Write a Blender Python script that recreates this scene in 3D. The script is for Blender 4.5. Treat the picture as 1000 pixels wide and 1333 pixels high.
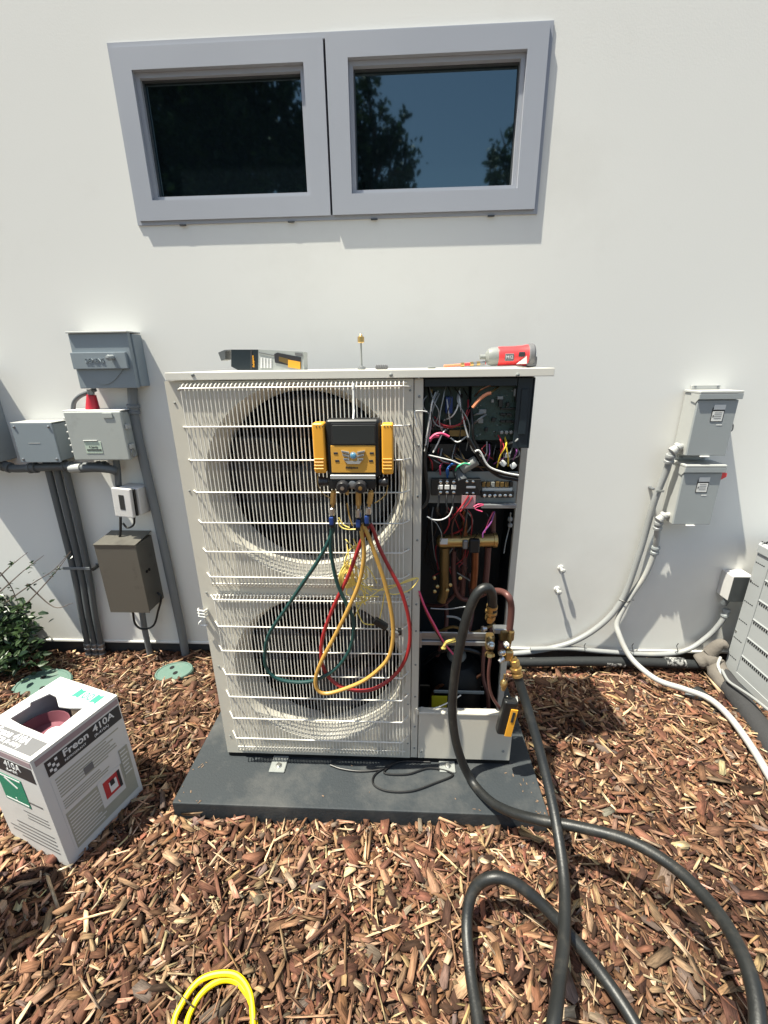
import bpy, bmesh, math, random
import numpy as np
from mathutils import Vector, Matrix
random.seed(7); RNG = np.random.default_rng(11)
R = math.radians
scene = bpy.context.scene
for o in list(bpy.data.objects): bpy.data.objects.remove(o)

# ------------------------------------------------------------------ camera, sky, sun, exposure
CAM = Vector((-.0005, -1.7863, 1.3162)); FPX = 559.6
YAW, PITCH, ROLL = .0508, .3318, -.0133
_F = Vector((-math.sin(YAW)*math.cos(PITCH), math.cos(YAW)*math.cos(PITCH), -math.sin(PITCH)))
_Rt = Vector((math.cos(YAW), math.sin(YAW), 0)); _U = _Rt.cross(_F)
_R2 = math.cos(ROLL)*_Rt + math.sin(ROLL)*_U; _U2 = -math.sin(ROLL)*_Rt + math.cos(ROLL)*_U
cam = bpy.data.cameras.new('camera'); co = bpy.data.objects.new('camera', cam)
scene.collection.objects.link(co); scene.camera = co
m = Matrix((_R2, _U2, -_F)).transposed().to_4x4(); m.translation = CAM; co.matrix_world = m
cam.sensor_fit = 'HORIZONTAL'; cam.sensor_width = 36; cam.lens = 36*FPX/1000
cam.shift_y = 0; cam.clip_start = .02; cam.clip_end = 500
SUNDIR = Vector((.37, .15, -1)).normalized()
world = bpy.data.worlds.new('World'); scene.world = world; world.use_nodes = True
nt = world.node_tree; bg = nt.nodes['Background']
sky = nt.nodes.new('ShaderNodeTexSky'); sky.sky_type = 'NISHITA'; sky.sun_disc = False
sky.sun_elevation = math.asin(-SUNDIR.z); sky.sun_rotation = math.atan2(-SUNDIR.x, -SUNDIR.y)
sky.air_density = 1.0; sky.dust_density = 1.5; sky.ozone_density = 1.0
nt.links.new(sky.outputs[0], bg.inputs[0]); bg.inputs[1].default_value = .10
sun = bpy.data.lights.new('sun', 'SUN'); so = bpy.data.objects.new('sun', sun); scene.collection.objects.link(so)
sun.energy = 5.0; sun.angle = R(.6); sun.color = (1, .96, .9)
so.rotation_euler = SUNDIR.to_track_quat('-Z', 'Y').to_euler()
scene.view_settings.view_transform = 'Standard'; scene.view_settings.look = 'None'
scene.view_settings.exposure = 1.15; scene.view_settings.gamma = 1; scene.view_settings.use_curve_mapping = False
scene.view_settings.use_white_balance = True; scene.view_settings.white_balance_temperature = 6950; scene.view_settings.white_balance_tint = 4   # the phone's daylight balance

def P(px, py, **k):
    """the point seen at a pixel of the photograph on the plane x=, y= or z="""
    d = _F*FPX + _R2*(px-500) - _U2*(py-666.5)
    ax, v = next(iter(k.items())); i = 'xyz'.index(ax)
    return CAM + d*((v-CAM[i])/d[i])

# ------------------------------------------------------------------ materials
def mat(name, col, rough=.5, metal=0, var=.08, vscale=6, bump=0, bscale=80, spec=.5, coat=0, dirt=None, dscale=9, dpos=(.55, .75), stretch=None):
    m = bpy.data.materials.new(name); m.use_nodes = True; n = m.node_tree; b = n.nodes['Principled BSDF']
    b.inputs['Roughness'].default_value = rough; b.inputs['Metallic'].default_value = metal
    b.inputs['Specular IOR Level'].default_value = spec; b.inputs['Coat Weight'].default_value = coat
    tc = n.nodes.new('ShaderNodeTexCoord'); src = tc.outputs['Object']
    if stretch:
        mp = n.nodes.new('ShaderNodeMapping'); mp.inputs['Scale'].default_value = stretch
        n.links.new(src, mp.inputs[0]); src = mp.outputs[0]
    no = n.nodes.new('ShaderNodeTexNoise'); no.inputs['Scale'].default_value = vscale; no.inputs['Detail'].default_value = 5
    n.links.new(src, no.inputs['Vector'])
    mx = n.nodes.new('ShaderNodeMix'); mx.data_type = 'RGBA'
    c = Vector(col); a = [max(0, x*(1-var)) for x in c]; d = [min(1, x*(1+var)) for x in c]
    mx.inputs[6].default_value = (*a, 1); mx.inputs[7].default_value = (*d, 1)
    n.links.new(no.outputs['Fac'], mx.inputs[0]); out = mx.outputs[2]
    if dirt:
        n2 = n.nodes.new('ShaderNodeTexNoise'); n2.inputs['Scale'].default_value = dscale; n2.inputs['Detail'].default_value = 7
        n2.inputs['Roughness'].default_value = .65
        n.links.new(src, n2.inputs['Vector'])
        rp = n.nodes.new('ShaderNodeMapRange'); rp.inputs[1].default_value = dpos[0]; rp.inputs[2].default_value = dpos[1]
        n.links.new(n2.outputs['Fac'], rp.inputs[0])
        m2 = n.nodes.new('ShaderNodeMix'); m2.data_type = 'RGBA'; m2.inputs[7].default_value = (*dirt, 1)
        n.links.new(rp.outputs[0], m2.inputs[0]); n.links.new(out, m2.inputs[6]); out = m2.outputs[2]
    n.links.new(out, b.inputs['Base Color'])
    r2 = n.nodes.new('ShaderNodeMapRange'); r2.inputs[3].default_value = max(.02, rough-.08); r2.inputs[4].default_value = min(1, rough+.1)
    n.links.new(no.outputs['Fac'], r2.inputs[0]); n.links.new(r2.outputs[0], b.inputs['Roughness'])
    if bump:
        n3 = n.nodes.new('ShaderNodeTexNoise'); n3.inputs['Scale'].default_value = bscale; n3.inputs['Detail'].default_value = 4
        n.links.new(src, n3.inputs['Vector'])
        bp = n.nodes.new('ShaderNodeBump'); bp.inputs['Strength'].default_value = bump; bp.inputs['Distance'].default_value = .003
        n.links.new(n3.outputs['Fac'], bp.inputs['Height']); n.links.new(bp.outputs[0], b.inputs['Normal'])
    return m

M = {}
def D(k, *a, **kw): M[k] = mat(k, *a, **kw)
D('stucco', (.70, .695, .665), .9, var=.025, vscale=1.3, bump=.07, bscale=160, spec=.2, dirt=(.63, .62, .585), dscale=.9, dpos=(.52, .75))
D('plinth', (.05, .05, .05), .9, bump=.3)
D('window_grey', (.325, .34, .38), .45, var=.04, vscale=3)
D('window_dark', (.05, .055, .06), .5)
D('cream', (.54, .51, .44), .42, var=.035, vscale=3, bump=.03, bscale=300, dirt=(.44, .40, .33), dscale=14, dpos=(.62, .85))
D('cream_wire', (.66, .635, .575), .4, var=.04)
D('lid_white', (.62, .60, .54), .4, var=.03, dirt=(.5, .46, .38), dscale=11, dpos=(.62, .85))
D('fan_black', (.014, .015, .018), .5)
D('coil', (.008, .008, .009), .5, metal=.6, bump=.3, stretch=(1, 1, 1))
D('navy_steel', (.010, .018, .024), .45, spec=.4)
D('interior_dark', (.006, .006, .0065), .65, spec=.3)
D('pcb', (.020, .046, .037), .5, var=.4, vscale=60, bump=.5, bscale=120)
D('galv', (.27, .28, .29), .42, metal=.75, var=.15, vscale=30)
D('galv_dull', (.21, .22, .21), .55, var=.15, vscale=30)
D('copper', (.26, .105, .05), .35, metal=.85, var=.35, vscale=20, dirt=(.06, .03, .02), dscale=18, dpos=(.5, .75))
D('copper_maroon', (.12, .05, .043), .45, metal=.3, var=.2, vscale=20)
D('brass', (.52, .35, .14), .3, metal=.85, var=.2, vscale=30)
D('brass_dull', (.22, .15, .06), .4, metal=.7, var=.3, vscale=15)
D('steel', (.62, .62, .60), .28, metal=1)
D('black_plastic', (.009, .0095, .010), .42)
D('black_rubber', (.011, .012, .012), .44, var=.3, vscale=25, bump=.15, bscale=200, dirt=(.045, .040, .033), dscale=26, dpos=(.54, .82))
D('foam_black', (.010, .012, .013), .75, bump=.5, bscale=60, dirt=(.25, .25, .24), dscale=16, dpos=(.64, .72))
D('foam_grey', (.028, .028, .03), .9, bump=.6, bscale=90, var=.25, dirt=(.02, .02, .02), dscale=10)
D('worn_tape', (.30, .30, .29), .7, var=.3, vscale=40, dirt=(.012, .013, .014), dscale=55, dpos=(.44, .56))
D('cloth_grey', (.13, .115, .10), .95, bump=.7, bscale=90, var=.25)
D('dark_face', (.035, .04, .042), .3)
D('screen', (.03, .034, .034), .18)
D('yellow_plastic', (.78, .36, .035), .42, var=.08, vscale=20)
D('yellow_panel', (.62, .32, .05), .45)
D('knob_dark', (.02, .02, .022), .35)
D('hose_green', (.008, .045, .042), .38, var=.2)
D('hose_red', (.28, .018, .02), .38, var=.2)
D('hose_yellow', (.46, .26, .06), .42, var=.15, dirt=(.3, .16, .04), dscale=30)
D('cord_yellow', (.8, .62, .16), .5)
D('bright_yellow', (.75, .56, .01), .38, var=.1)
D('blue_plastic', (.012, .04, .17), .4)
D('blue_wire', (.02, .12, .42), .45)
D('silver_paint', (.45, .46, .45), .35, metal=.5)
D('wire_white', (.6, .6, .58), .45)
D('wire_grey', (.22, .23, .23), .45)
D('wire_black', (.007, .007, .0075), .4)
D('wire_red', (.30, .02, .03), .45)
D('wire_pink', (.62, .07, .17), .45)
D('wire_orange', (.66, .24, .12), .45)
D('wire_green', (.05, .42, .22), .45)
D('wire_yellow', (.62, .45, .04), .45)
D('wire_purple', (.2, .05, .2), .45)
D('paper', (.62, .62, .60), .6, var=.05)
D('box_grey', (.27, .29, .295), .45, var=.05, vscale=8, dirt=(.22, .235, .24), dscale=8)
D('box_blue_grey', (.21, .245, .27), .5, var=.06)
D('box_pale', (.34, .36, .345), .5, var=.06, dirt=(.25, .26, .25), dscale=10)
D('box_light', (.38, .385, .37), .42, var=.04, dirt=(.33, .335, .32))
D('bronze', (.135, .127, .11), .38, metal=.35, var=.25, vscale=2, dirt=(.05, .045, .04), dscale=5)
D('pipe_grey', (.085, .093, .098), .5, var=.12, dirt=(.08, .085, .09), dscale=12)
D('pipe_mid', (.145, .158, .168), .5, var=.1)
D('conduit_light', (.25, .257, .257), .42, var=.06, dirt=(.3, .295, .27), dscale=12)
D('conduit_white', (.36, .362, .35), .42, var=.06, dirt=(.45, .43, .38), dscale=12)
D('label_white', (.62, .62, .60), .5)
D('label_green', (.42, .50, .42), .5)
D('label_ink', (.03, .03, .032), .6)
D('label_red', (.5, .04, .03), .5)
D('red_plastic', (.42, .015, .03), .4)
D('tool_red', (.70, .045, .05), .38, var=.06)
D('valve_green', (.085, .15, .122), .65, var=.15, vscale=20, dirt=(.13, .15, .12), dscale=20)
D('pad', (.018, .0235, .028), .72, var=.25, vscale=7, bump=.3, bscale=150, dirt=(.075, .075, .072), dscale=5, dpos=(.50, .80))
D('card_white', (.54, .53, .52), .62, var=.05, vscale=9, bump=.6, bscale=7, dirt=(.47, .455, .43), dscale=5)
D('card_tan', (.30, .22, .15), .8)
D('print_black', (.022, .022, .026), .5)
D('print_grey', (.13, .13, .135), .5)
D('print_mauve', (.27, .20, .215), .6)
D('print_khaki', (.30, .295, .245), .6, var=.1, vscale=40)
D('print_green', (.01, .20, .12), .5)
D('print_teal', (.04, .30, .19), .5)
D('print_red', (.40, .03, .035), .5)
D('print_white', (.62, .62, .62), .6)
D('tank_pink', (.19, .07, .09), .35, var=.1)
D('ac_grey', (.33, .345, .35), .5, var=.03)
D('bark', (.09, .065, .045), .9, bump=.8, bscale=20)
D('twig', (.10, .075, .06), .8)
D('shadow_caster_dark', (.05, .05, .055), .5)
D('yellow_label', (.7, .6, .03), .5)

def leafmat(name, a, b, trans=.25, rough=.45):
    m = bpy.data.materials.new(name); m.use_nodes = True; n = m.node_tree; bs = n.nodes['Principled BSDF']
    at = n.nodes.new('ShaderNodeAttribute'); at.attribute_name = 'tint'
    mx = n.nodes.new('ShaderNodeMix'); mx.data_type = 'RGBA'; mx.inputs[6].default_value = (*a, 1); mx.inputs[7].default_value = (*b, 1)
    n.links.new(at.outputs['Fac'], mx.inputs[0]); n.links.new(mx.outputs[2], bs.inputs['Base Color']); bs.inputs['Roughness'].default_value = rough
    tr = n.nodes.new('ShaderNodeBsdfTranslucent'); n.links.new(mx.outputs[2], tr.inputs[0])
    ms = n.nodes.new('ShaderNodeMixShader'); ms.inputs[0].default_value = trans
    n.links.new(bs.outputs[0], ms.inputs[1]); n.links.new(tr.outputs[0], ms.inputs[2])
    n.links.new(ms.outputs[0], n.nodes['Material Output'].inputs[0]); return m
M['leaf'] = leafmat('leaf', (.012, .028, .012), (.05, .085, .03), .2, .3)
M['tree_leaf'] = leafmat('tree_leaf', (.02, .04, .016), (.05, .085, .03), .3)

# tinted, mirror-like window glass
m = bpy.data.materials.new('window_glass'); m.use_nodes = True; n = m.node_tree; b = n.nodes['Principled BSDF']
b.inputs['Base Color'].default_value = (.004, .007, .009, 1); b.inputs['Roughness'].default_value = .03
b.inputs['IOR'].default_value = 1.9; b.inputs['Specular IOR Level'].default_value = .80
b.inputs['Specular Tint'].default_value = (.68, .93, 1, 1)
tc = n.nodes.new('ShaderNodeTexCoord'); no = n.nodes.new('ShaderNodeTexNoise'); no.inputs['Scale'].default_value = 2.5; no.inputs['Detail'].default_value = 1
bp = n.nodes.new('ShaderNodeBump'); bp.inputs['Strength'].default_value = .03; bp.inputs['Distance'].default_value = .02
n.links.new(tc.outputs['Object'], no.inputs['Vector']); n.links.new(no.outputs['Fac'], bp.inputs['Height']); n.links.new(bp.outputs[0], b.inputs['Normal'])
M['glass'] = m

# mulch: colour per chip, streaked along the grain
m = bpy.data.materials.new('mulch_chips'); m.use_nodes = True; n = m.node_tree; b = n.nodes['Principled BSDF']
at = n.nodes.new('ShaderNodeAttribute'); at.attribute_name = 'chip_col'
tc = n.nodes.new('ShaderNodeTexCoord'); no = n.nodes.new('ShaderNodeTexNoise'); no.inputs['Scale'].default_value = 1; no.inputs['Detail'].default_value = 4
ga_ = n.nodes.new('ShaderNodeAttribute'); ga_.attribute_name = 'grain'
n.links.new(ga_.outputs['Vector'], no.inputs['Vector'])
mr = n.nodes.new('ShaderNodeMapRange'); mr.inputs[1].default_value = .3; mr.inputs[2].default_value = .7; mr.inputs[3].default_value = .62; mr.inputs[4].default_value = 1.35
n.links.new(no.outputs['Fac'], mr.inputs[0])
vm = n.nodes.new('ShaderNodeVectorMath'); vm.operation = 'SCALE'; n.links.new(at.outputs['Color'], vm.inputs[0]); n.links.new(mr.outputs[0], vm.inputs['Scale'])
n.links.new(vm.outputs[0], b.inputs['Base Color']); b.inputs['Roughness'].default_value = .85; b.inputs['Specular IOR Level'].default_value = .25
bp = n.nodes.new('ShaderNodeBump'); bp.inputs['Strength'].default_value = .5; bp.inputs['Distance'].default_value = .002
n.links.new(no.outputs['Fac'], bp.inputs['Height']); n.links.new(bp.outputs[0], b.inputs['Normal'])
M['mulch'] = m
D('soil', (.045, .026, .016), .95, var=.5, vscale=60, bump=1, bscale=120)
D('lawn', (.06, .075, .035), .95, var=.4, vscale=8, bump=1, bscale=60)

# ------------------------------------------------------------------ mesh builder
def spline(pts, k=8):
    pts = [Vector(p) for p in pts]
    if len(pts) < 3: return pts
    q = [pts[0]*2-pts[1]] + pts + [pts[-1]*2-pts[-2]]; out = []
    for i in range(1, len(q)-2):
        a, b, c, d = q[i-1:i+3]
        for s in range(k):
            t = s/k
            out.append(.5*((2*b)+(c-a)*t+(2*a-5*b+4*c-d)*t*t+(3*b-a-3*c+d)*t**3))
    out.append(pts[-1]); return out

class MB:
    def __init__(s): s.v = []; s.f = []
    def add(s, v, f):
        o = len(s.v); s.v += [Vector(x) for x in v]; s.f += [tuple(i+o for i in q) for q in f]; return s
    def box(s, x0, x1, y0, y1, z0, z1, bev=0, seg=1, rot=None, piv=None):
        bm = bmesh.new(); bmesh.ops.create_cube(bm, size=1)
        c = Vector(((x0+x1)/2, (y0+y1)/2, (z0+z1)/2)); d = Vector((abs(x1-x0), abs(y1-y0), abs(z1-z0)))
        for v in bm.verts: v.co = Vector((v.co.x*d.x, v.co.y*d.y, v.co.z*d.z))
        if bev: bmesh.ops.bevel(bm, geom=bm.edges[:], offset=min(bev, min(d)*.45), segments=seg, profile=.6, affect='EDGES')
        if rot is not None:
            pv = Vector(piv) if piv is not None else c
            vs = [pv + rot @ (v.co + c - pv) for v in bm.verts]
        else: vs = [v.co + c for v in bm.verts]
        bm.verts.index_update(); fs = [[v.index for v in f.verts] for f in bm.faces]; bm.free()
        return s.add(vs, fs)
    def tube(s, pts, r, n=8, cap=True, rf=None, flat=1):
        pts = [Vector(p) for p in pts]; N = len(pts); V = []; F = []
        t = (pts[1]-pts[0]).normalized(); u = t.orthogonal().normalized()
        for i, p in enumerate(pts):
            t = ((pts[min(i+1, N-1)]-pts[max(i-1, 0)])).normalized()
            u = (u - t*u.dot(t)).normalized(); w = t.cross(u)
            rr = r if rf is None else rf(i/(N-1))
            for k in range(n):
                a = 2*math.pi*k/n; V.append(p + (u*math.cos(a) + w*math.sin(a)*flat)*rr)
        for i in range(N-1):
            for k in range(n): F.append((i*n+k, i*n+(k+1) % n, (i+1)*n+(k+1) % n, (i+1)*n+k))
        if cap: F.append(tuple(range(n-1, -1, -1))); F.append(tuple((N-1)*n+k for k in range(n)))
        return s.add(V, F)
    def cyl(s, a, b, r, n=16, r2=None):
        r2 = r if r2 is None else r2
        return s.tube([a, b], r, n, rf=lambda t: r+(r2-r)*t)
    def lathe(s, o, ax, prof, n=24):
        """prof: list of (radius, distance along ax)"""
        o = Vector(o); ax = Vector(ax).normalized(); u = ax.orthogonal().normalized(); w = ax.cross(u); V = []; F = []
        for r, h in prof:
            for k in range(n):
                a = 2*math.pi*k/n; V.append(o + ax*h + (u*math.cos(a)+w*math.sin(a))*r)
        L = len(prof)
        for i in range(L-1):
            for k in range(n): F.append((i*n+k, i*n+(k+1) % n, (i+1)*n+(k+1) % n, (i+1)*n+k))
        if prof[0][0] > 1e-5: F.append(tuple(range(n-1, -1, -1)))
        if prof[-1][0] > 1e-5: F.append(tuple((L-1)*n+k for k in range(n)))
        return s.add(V, F)
    def prism(s, poly, off):
        """poly: 3d points of a planar outline; off: extrusion vector"""
        off = Vector(off); n = len(poly); V = [Vector(p) for p in poly]; V += [p+off for p in V]
        return s.add(V, [tuple(range(n)), tuple(range(2*n-1, n-1, -1))] + [(i, i+n, (i+1) % n+n, (i+1) % n) for i in range(n)])
    def build(s, name, material, parent=None, kind=None, label=None, ang=35):
        me = bpy.data.meshes.new(name)
        c = Vector((0, 0, 0))
        if s.v:
            mn = Vector([min(v[i] for v in s.v) for i in range(3)]); mxx = Vector([max(v[i] for v in s.v) for i in range(3)])
            c = Vector(((mn.x+mxx.x)/2, (mn.y+mxx.y)/2, mn.z))
        me.from_pydata([v-c for v in s.v], [], s.f)
        bm = bmesh.new(); bm.from_mesh(me); bmesh.ops.recalc_face_normals(bm, faces=bm.faces); bm.to_mesh(me); bm.free()
        me.materials.append(M[material] if isinstance(material, str) else material)
        me.shade_smooth(); me.set_sharp_from_angle(angle=R(ang))
        o = bpy.data.objects.new(name, me); scene.collection.objects.link(o)
        if parent is not None: o.parent = parent; c = c - origin(parent)
        o.location = c
        wn = o.modifiers.new('flat_faces', 'WEIGHTED_NORMAL'); wn.keep_sharp = True; wn.weight = 100
        if kind: o['kind'] = kind
        if label: o['label'] = label
        return o

def origin(o):
    p = Vector(o.location)
    while o.parent: o = o.parent; p += Vector(o.location)
    return p
def thing(name, label, cat, loc, group=None):
    o = bpy.data.objects.new(name, None); scene.collection.objects.link(o); o.empty_display_size = .05
    o.location = Vector(loc); o['label'] = label; o['category'] = cat
    if group: o['group'] = group
    return o
def tag(o, label, cat, group=None):
    o['label'] = label; o['category'] = cat
    if group: o['group'] = group
    return o
def dup_part(o, delta, parent=None):
    c = o.copy(); scene.collection.objects.link(c); c.location = Vector(o.location) + Vector(delta)
    if parent is not None: c.parent = parent
    return c
def text(s, size, o, right, up, material, parent, name='lettering', extrude=.0004, align='LEFT', bold=0, shear=0, sx=1):
    """flat lettering lying in the plane (right, up) with its baseline start at o"""
    cu = bpy.data.curves.new(name, 'FONT'); cu.body = s; cu.size = size; cu.extrude = extrude; cu.offset = bold; cu.align_x = align; cu.shear = shear
    cu.resolution_u = 3
    t = bpy.data.objects.new(name, cu); me = bpy.data.meshes.new_from_object(t); bpy.data.objects.remove(t)
    me.materials.clear(); me.materials.append(M[material])
    r = Vector(right).normalized(); u = Vector(up); u = (u - r*u.dot(r)).normalized(); w = r.cross(u)
    mt = Matrix((r*sx, u, w)).transposed()
    for v in me.vertices: v.co = mt @ v.co
    ob = bpy.data.objects.new(name, me); scene.collection.objects.link(ob)
    ob.location = Vector(o) - (origin(parent) if parent else Vector()); ob.parent = parent
    return ob
def screw(p, parent, r=.004, ax=(0, -1, 0), material='steel', name='screw'):
    return MB().lathe(p, ax, [(r, 0), (r, r*.4), (r*.6, r*.7), (0, r*.75)], 10).build(name, material, parent)

# ------------------------------------------------------------------ ground
def gz(x, y):
    t = np.clip((np.asarray(y)+.5)/.45, 0, 1)
    return -.075*(t*t*(3-2*t)) + .008*np.sin(np.asarray(x)*5.1+1)*np.cos(np.asarray(y)*6.3)
def axis(lo, hi, fine_lo, fine_hi, step):
    a = list(np.arange(fine_lo, fine_hi+1e-6, step)); d = step; x = fine_hi
    while x < hi: d *= 1.35; x += d; a.append(x)
    d = step; x = fine_lo; pre = []
    while x > lo: d *= 1.35; x -= d; pre.append(x)
    return np.array(pre[::-1]+a)
xs = axis(-60, 60, -2.6, 2.6, .03); ys = axis(-60, .2, -1.9, .1, .03)
X, Y = np.meshgrid(xs, ys); Z = gz(X, Y) - .006
near = (np.abs(X) < 2.6) & (Y > -1.9)
Z = Z + near*RNG.normal(0, .004, X.shape)
me = bpy.data.meshes.new('ground'); nx, ny = len(xs), len(ys)
idx = np.arange(nx*ny).reshape(ny, nx)
f = np.stack([idx[:-1, :-1], idx[:-1, 1:], idx[1:, 1:], idx[1:, :-1]], -1).reshape(-1, 4)
me.from_pydata(np.stack([X, Y, Z], -1).reshape(-1, 3).tolist(), [], f.tolist()); me.materials.append(M['soil']); me.shade_smooth()
g = bpy.data.objects.new('ground', me); scene.collection.objects.link(g); g['kind'] = 'structure'

# ------------------------------------------------------------------ house wall with its twin window
WX0, WX1, WZ0, WZ1 = -.977, .458, 1.805, 2.318
house = thing('house', 'smooth white stucco house wall with a wide grey twin window high up', 'house', (0, 0, -.1))
b = MB()
def wallq(xa, xb, za, zb, bb): bb.add([(xa, 0, za), (xb, 0, za), (xb, 0, zb), (xa, 0, zb)], [(0, 1, 2, 3)])
XL, XR, ZT = -7, 6, 5.2
hx0, hx1, hz0, hz1 = WX0+.004, WX1-.004, WZ0+.004, WZ1-.004
V = []; F = []
gx = [XL, hx0, hx1, XR]; gzv = [0, hz0, hz1, ZT]
for z in gzv:
    for x in gx: V.append((x, 0, z))
for j in range(3):
    for i in range(3):
        if (i, j) != (1, 1): F.append((j*4+i, j*4+i+1, (j+1)*4+i+1, (j+1)*4+i))
k = len(V); V += [(hx0, .12, hz0), (hx1, .12, hz0), (hx1, .12, hz1), (hx0, .12, hz1)]
hi = [5, 6, 10, 9]
for i in range(4): F.append((hi[i], hi[(i+1) % 4], k+(i+1) % 4, k+i))
k = len(V); V += [(XL, 6, 0), (XR, 6, 0), (XR, 6, ZT), (XL, 6, ZT)]
F += [(0, 12, k+3, k), (3, k+1, k+2, 15), (k, k+3, k+2, k+1), (0, k, k+1, 3), (12, 15, k+2, k+3)][:5]
# side polygons need the border vertices
b.add(V, F); wallo = b.build('wall', 'stucco', house, ang=20)
# drip edge and dark footing
MB().box(XL, XR, -.006, .02, -.004, .008, .002).build('drip_edge', 'stucco', house)
MB().box(XL, XR, .018, .3, -.5, -.005).build('footing', 'plinth', house)

wy = -.005
w = MB()
def frame(bb, x0, x1, z0, z1, t, y0, y1, tb=None, bev=.0015, inner=None):
    ix0, ix1, iz0, iz1 = inner or (x0+t, x1-t, z0+t, z1-t)
    o_ = [(x0, z0), (x1, z0), (x1, z1), (x0, z1)]; i_ = [(ix0, iz0), (ix1, iz0), (ix1, iz1), (ix0, iz1)]
    bm = bmesh.new(); L = [[bm.verts.new((x, y, z)) for x, z in c] for c, y in ((o_, y0), (i_, y0), (i_, y1), (o_, y1))]
    for a in range(4):
        for k in range(4): bm.faces.new((L[a][k], L[a][(k+1) % 4], L[(a+1) % 4][(k+1) % 4], L[(a+1) % 4][k]))
    es = [e for e in bm.edges if e.is_manifold and e.calc_face_angle() > 1]
    bmesh.ops.bevel(bm, geom=es, offset=bev, segments=2, profile=.6, affect='EDGES'); bm.verts.index_update()
    bb.add([v.co.copy() for v in bm.verts], [[v.index for v in f.verts] for f in bm.faces]); bm.free()
win = MB(); frame(win, WX0, WX1, WZ0, WZ1, .016, wy, .09)
win = win.build('window', 'window_grey', house)
SX = P(426, 170, y=-.03).x
def sash(x0, x1, z0, z1, gx0, gx1, gz0, gz1, yf):
    s = MB(); frame(s, x0, x1, z0, z1, 0, yf, .05, bev=.003, inner=(gx0, gx1, gz0, gz1))
    s.build('sash', 'window_grey', win)
    t = .014; bd = MB(); frame(bd, gx0+.0005, gx1-.0005, gz0+.0005, gz1-.0005, t, yf+.016, .045)
    bd.build('glazing_bead', 'window_grey', win)
    gk = MB(); frame(gk, gx0+t, gx1-t, gz0+t, gz1-t, .004, .018, .044); gk.build('gasket', 'window_dark', win)
    MB().box(gx0+t+.002, gx1-t-.002, .028, .034, gz0+t+.002, gz1-t-.002).build('glass_pane', 'glass', win)
ga, gb = P(174, 94, y=-.03), P(401, 252, y=-.03)
sash(WX0+.013, SX-.004, WZ0+.012, WZ1-.016, -.905, -.333, 1.879, 2.243, -.012)
sash(SX+.004, WX1-.013, WZ0+.012, WZ1-.008, -.188, .381, 1.879, 2.247, -.0155)
for px in (235, 378, 487, 640):
    p = P(px, 286, y=-.02); MB().box(p.x-.012, p.x+.012, -.010, -.004, WZ0-.005, WZ0-.0002, .001).build('weep_cap', 'window_dark', win)

# anchor bolts / capped stubs on the wall
for (px, py), lb in (((733, 743), 'white capped pipe stub sticking out of the wall, the upper of two'), ((728, 771), 'white capped pipe stub sticking out of the wall, the lower of two')):
    p = P(px, py, y=-.03); t = thing('wall_stub', lb, 'pipe stub', (p.x, 0, p.z), 'capped stubs on the wall')
    MB().cyl((p.x, 0, p.z), (p.x, -.028, p.z), .006, 12).build('pipe', 'conduit_white', t)
    MB().lathe((p.x, -.026, p.z), (0, -1, 0), [(.011, 0), (.012, .002), (.012, .008), (.009, .012), (0, .014)], 6).build('cap', 'conduit_white', t, ang=20)
    MB().lathe((p.x, 0, p.z), (0, -1, 0), [(.014, .0002), (.012, .003), (.006, .0035)], 14).build('collar', 'stucco', t)
# ------------------------------------------------------------------ equipment pad
pad = MB().box(-.708, .425, -.868, -.25, -.09, .058, .006, 2).build('equipment_pad', 'pad')
tag(pad, 'dark grey composite slab lying in the bark mulch under the tall open unit', 'equipment pad')

# ------------------------------------------------------------------ the tall two-fan heat pump
FY = -.70; X0, X1 = -.597, .348; ZB, ZL = .078, 1.284
hp = thing('heat_pump', 'tall cream two-fan outdoor unit with its wiring side open, on the dark pad', 'outdoor unit', (-.127, -.52, .058))
# lid with a folded rim
l = MB(); l.box(-.587, X1+.001, FY-.012, -.335, ZL, ZL+.0185, .0018, 2)
lid = l.build('lid', 'lid_white', hp)
for px in (251, 509, 674): screw(P(px, 488, y=FY-.012), lid, .0045, material='galv_dull')
CX = -.262; CT, CBt, RR, RI = 1.010, .412, .268, .245
XP = .020                                   # right edge of the fan panel
def holed(mb, x0, x1, z0, z1, cx, cz, r, y, n=72):
    """rectangle with a round opening"""
    per = []; cir = []
    angs = sorted(set([2*math.pi*k/n for k in range(n)] + [math.atan2(zz-cz, xx-cx) % (2*math.pi) for xx in (x0, x1) for zz in (z0, z1)]))
    for a in angs:
        dx, dz = math.cos(a), math.sin(a)
        t = min([(x1-cx)/dx if dx > 1e-9 else 9e9, (x0-cx)/dx if dx < -1e-9 else 9e9, (z1-cz)/dz if dz > 1e-9 else 9e9, (z0-cz)/dz if dz < -1e-9 else 9e9])
        per.append((cx+dx*t, y, cz+dz*t)); cir.append((cx+dx*r, y, cz+dz*r))
    N = len(angs); mb.add(per+cir, [(i, (i+1) % N, N+(i+1) % N, N+i) for i in range(N)])
fp = MB()
holed(fp, X0, XP, .712, 1.282, CX, CT, RR, FY); holed(fp, X0, XP, ZB, .712, CX, CBt, RR, FY)
for cz in (CT, CBt):
    n = 72; prof = [(RR, FY), (RR-.004, FY+.004), (RR-.012, FY+.020), (RI+.004, FY+.045), (RI, FY+.06), (RI, FY+.10)]
    V = []; F = []
    for r, y in prof:
        for k in range(n): V.append((CX+r*math.cos(2*math.pi*k/n), y, cz+r*math.sin(2*math.pi*k/n)))
    for i in range(len(prof)-1):
        for k in range(n): F.append((i*n+k, i*n+(k+1) % n, (i+1)*n+(k+1) % n, (i+1)*n+k))
    fp.add(V, F)
fp.add([(X0, FY, ZB), (X0, FY, 1.282), (X0, FY+.03, 1.282), (X0, FY+.03, ZB)], [(0, 1, 2, 3)])
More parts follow.
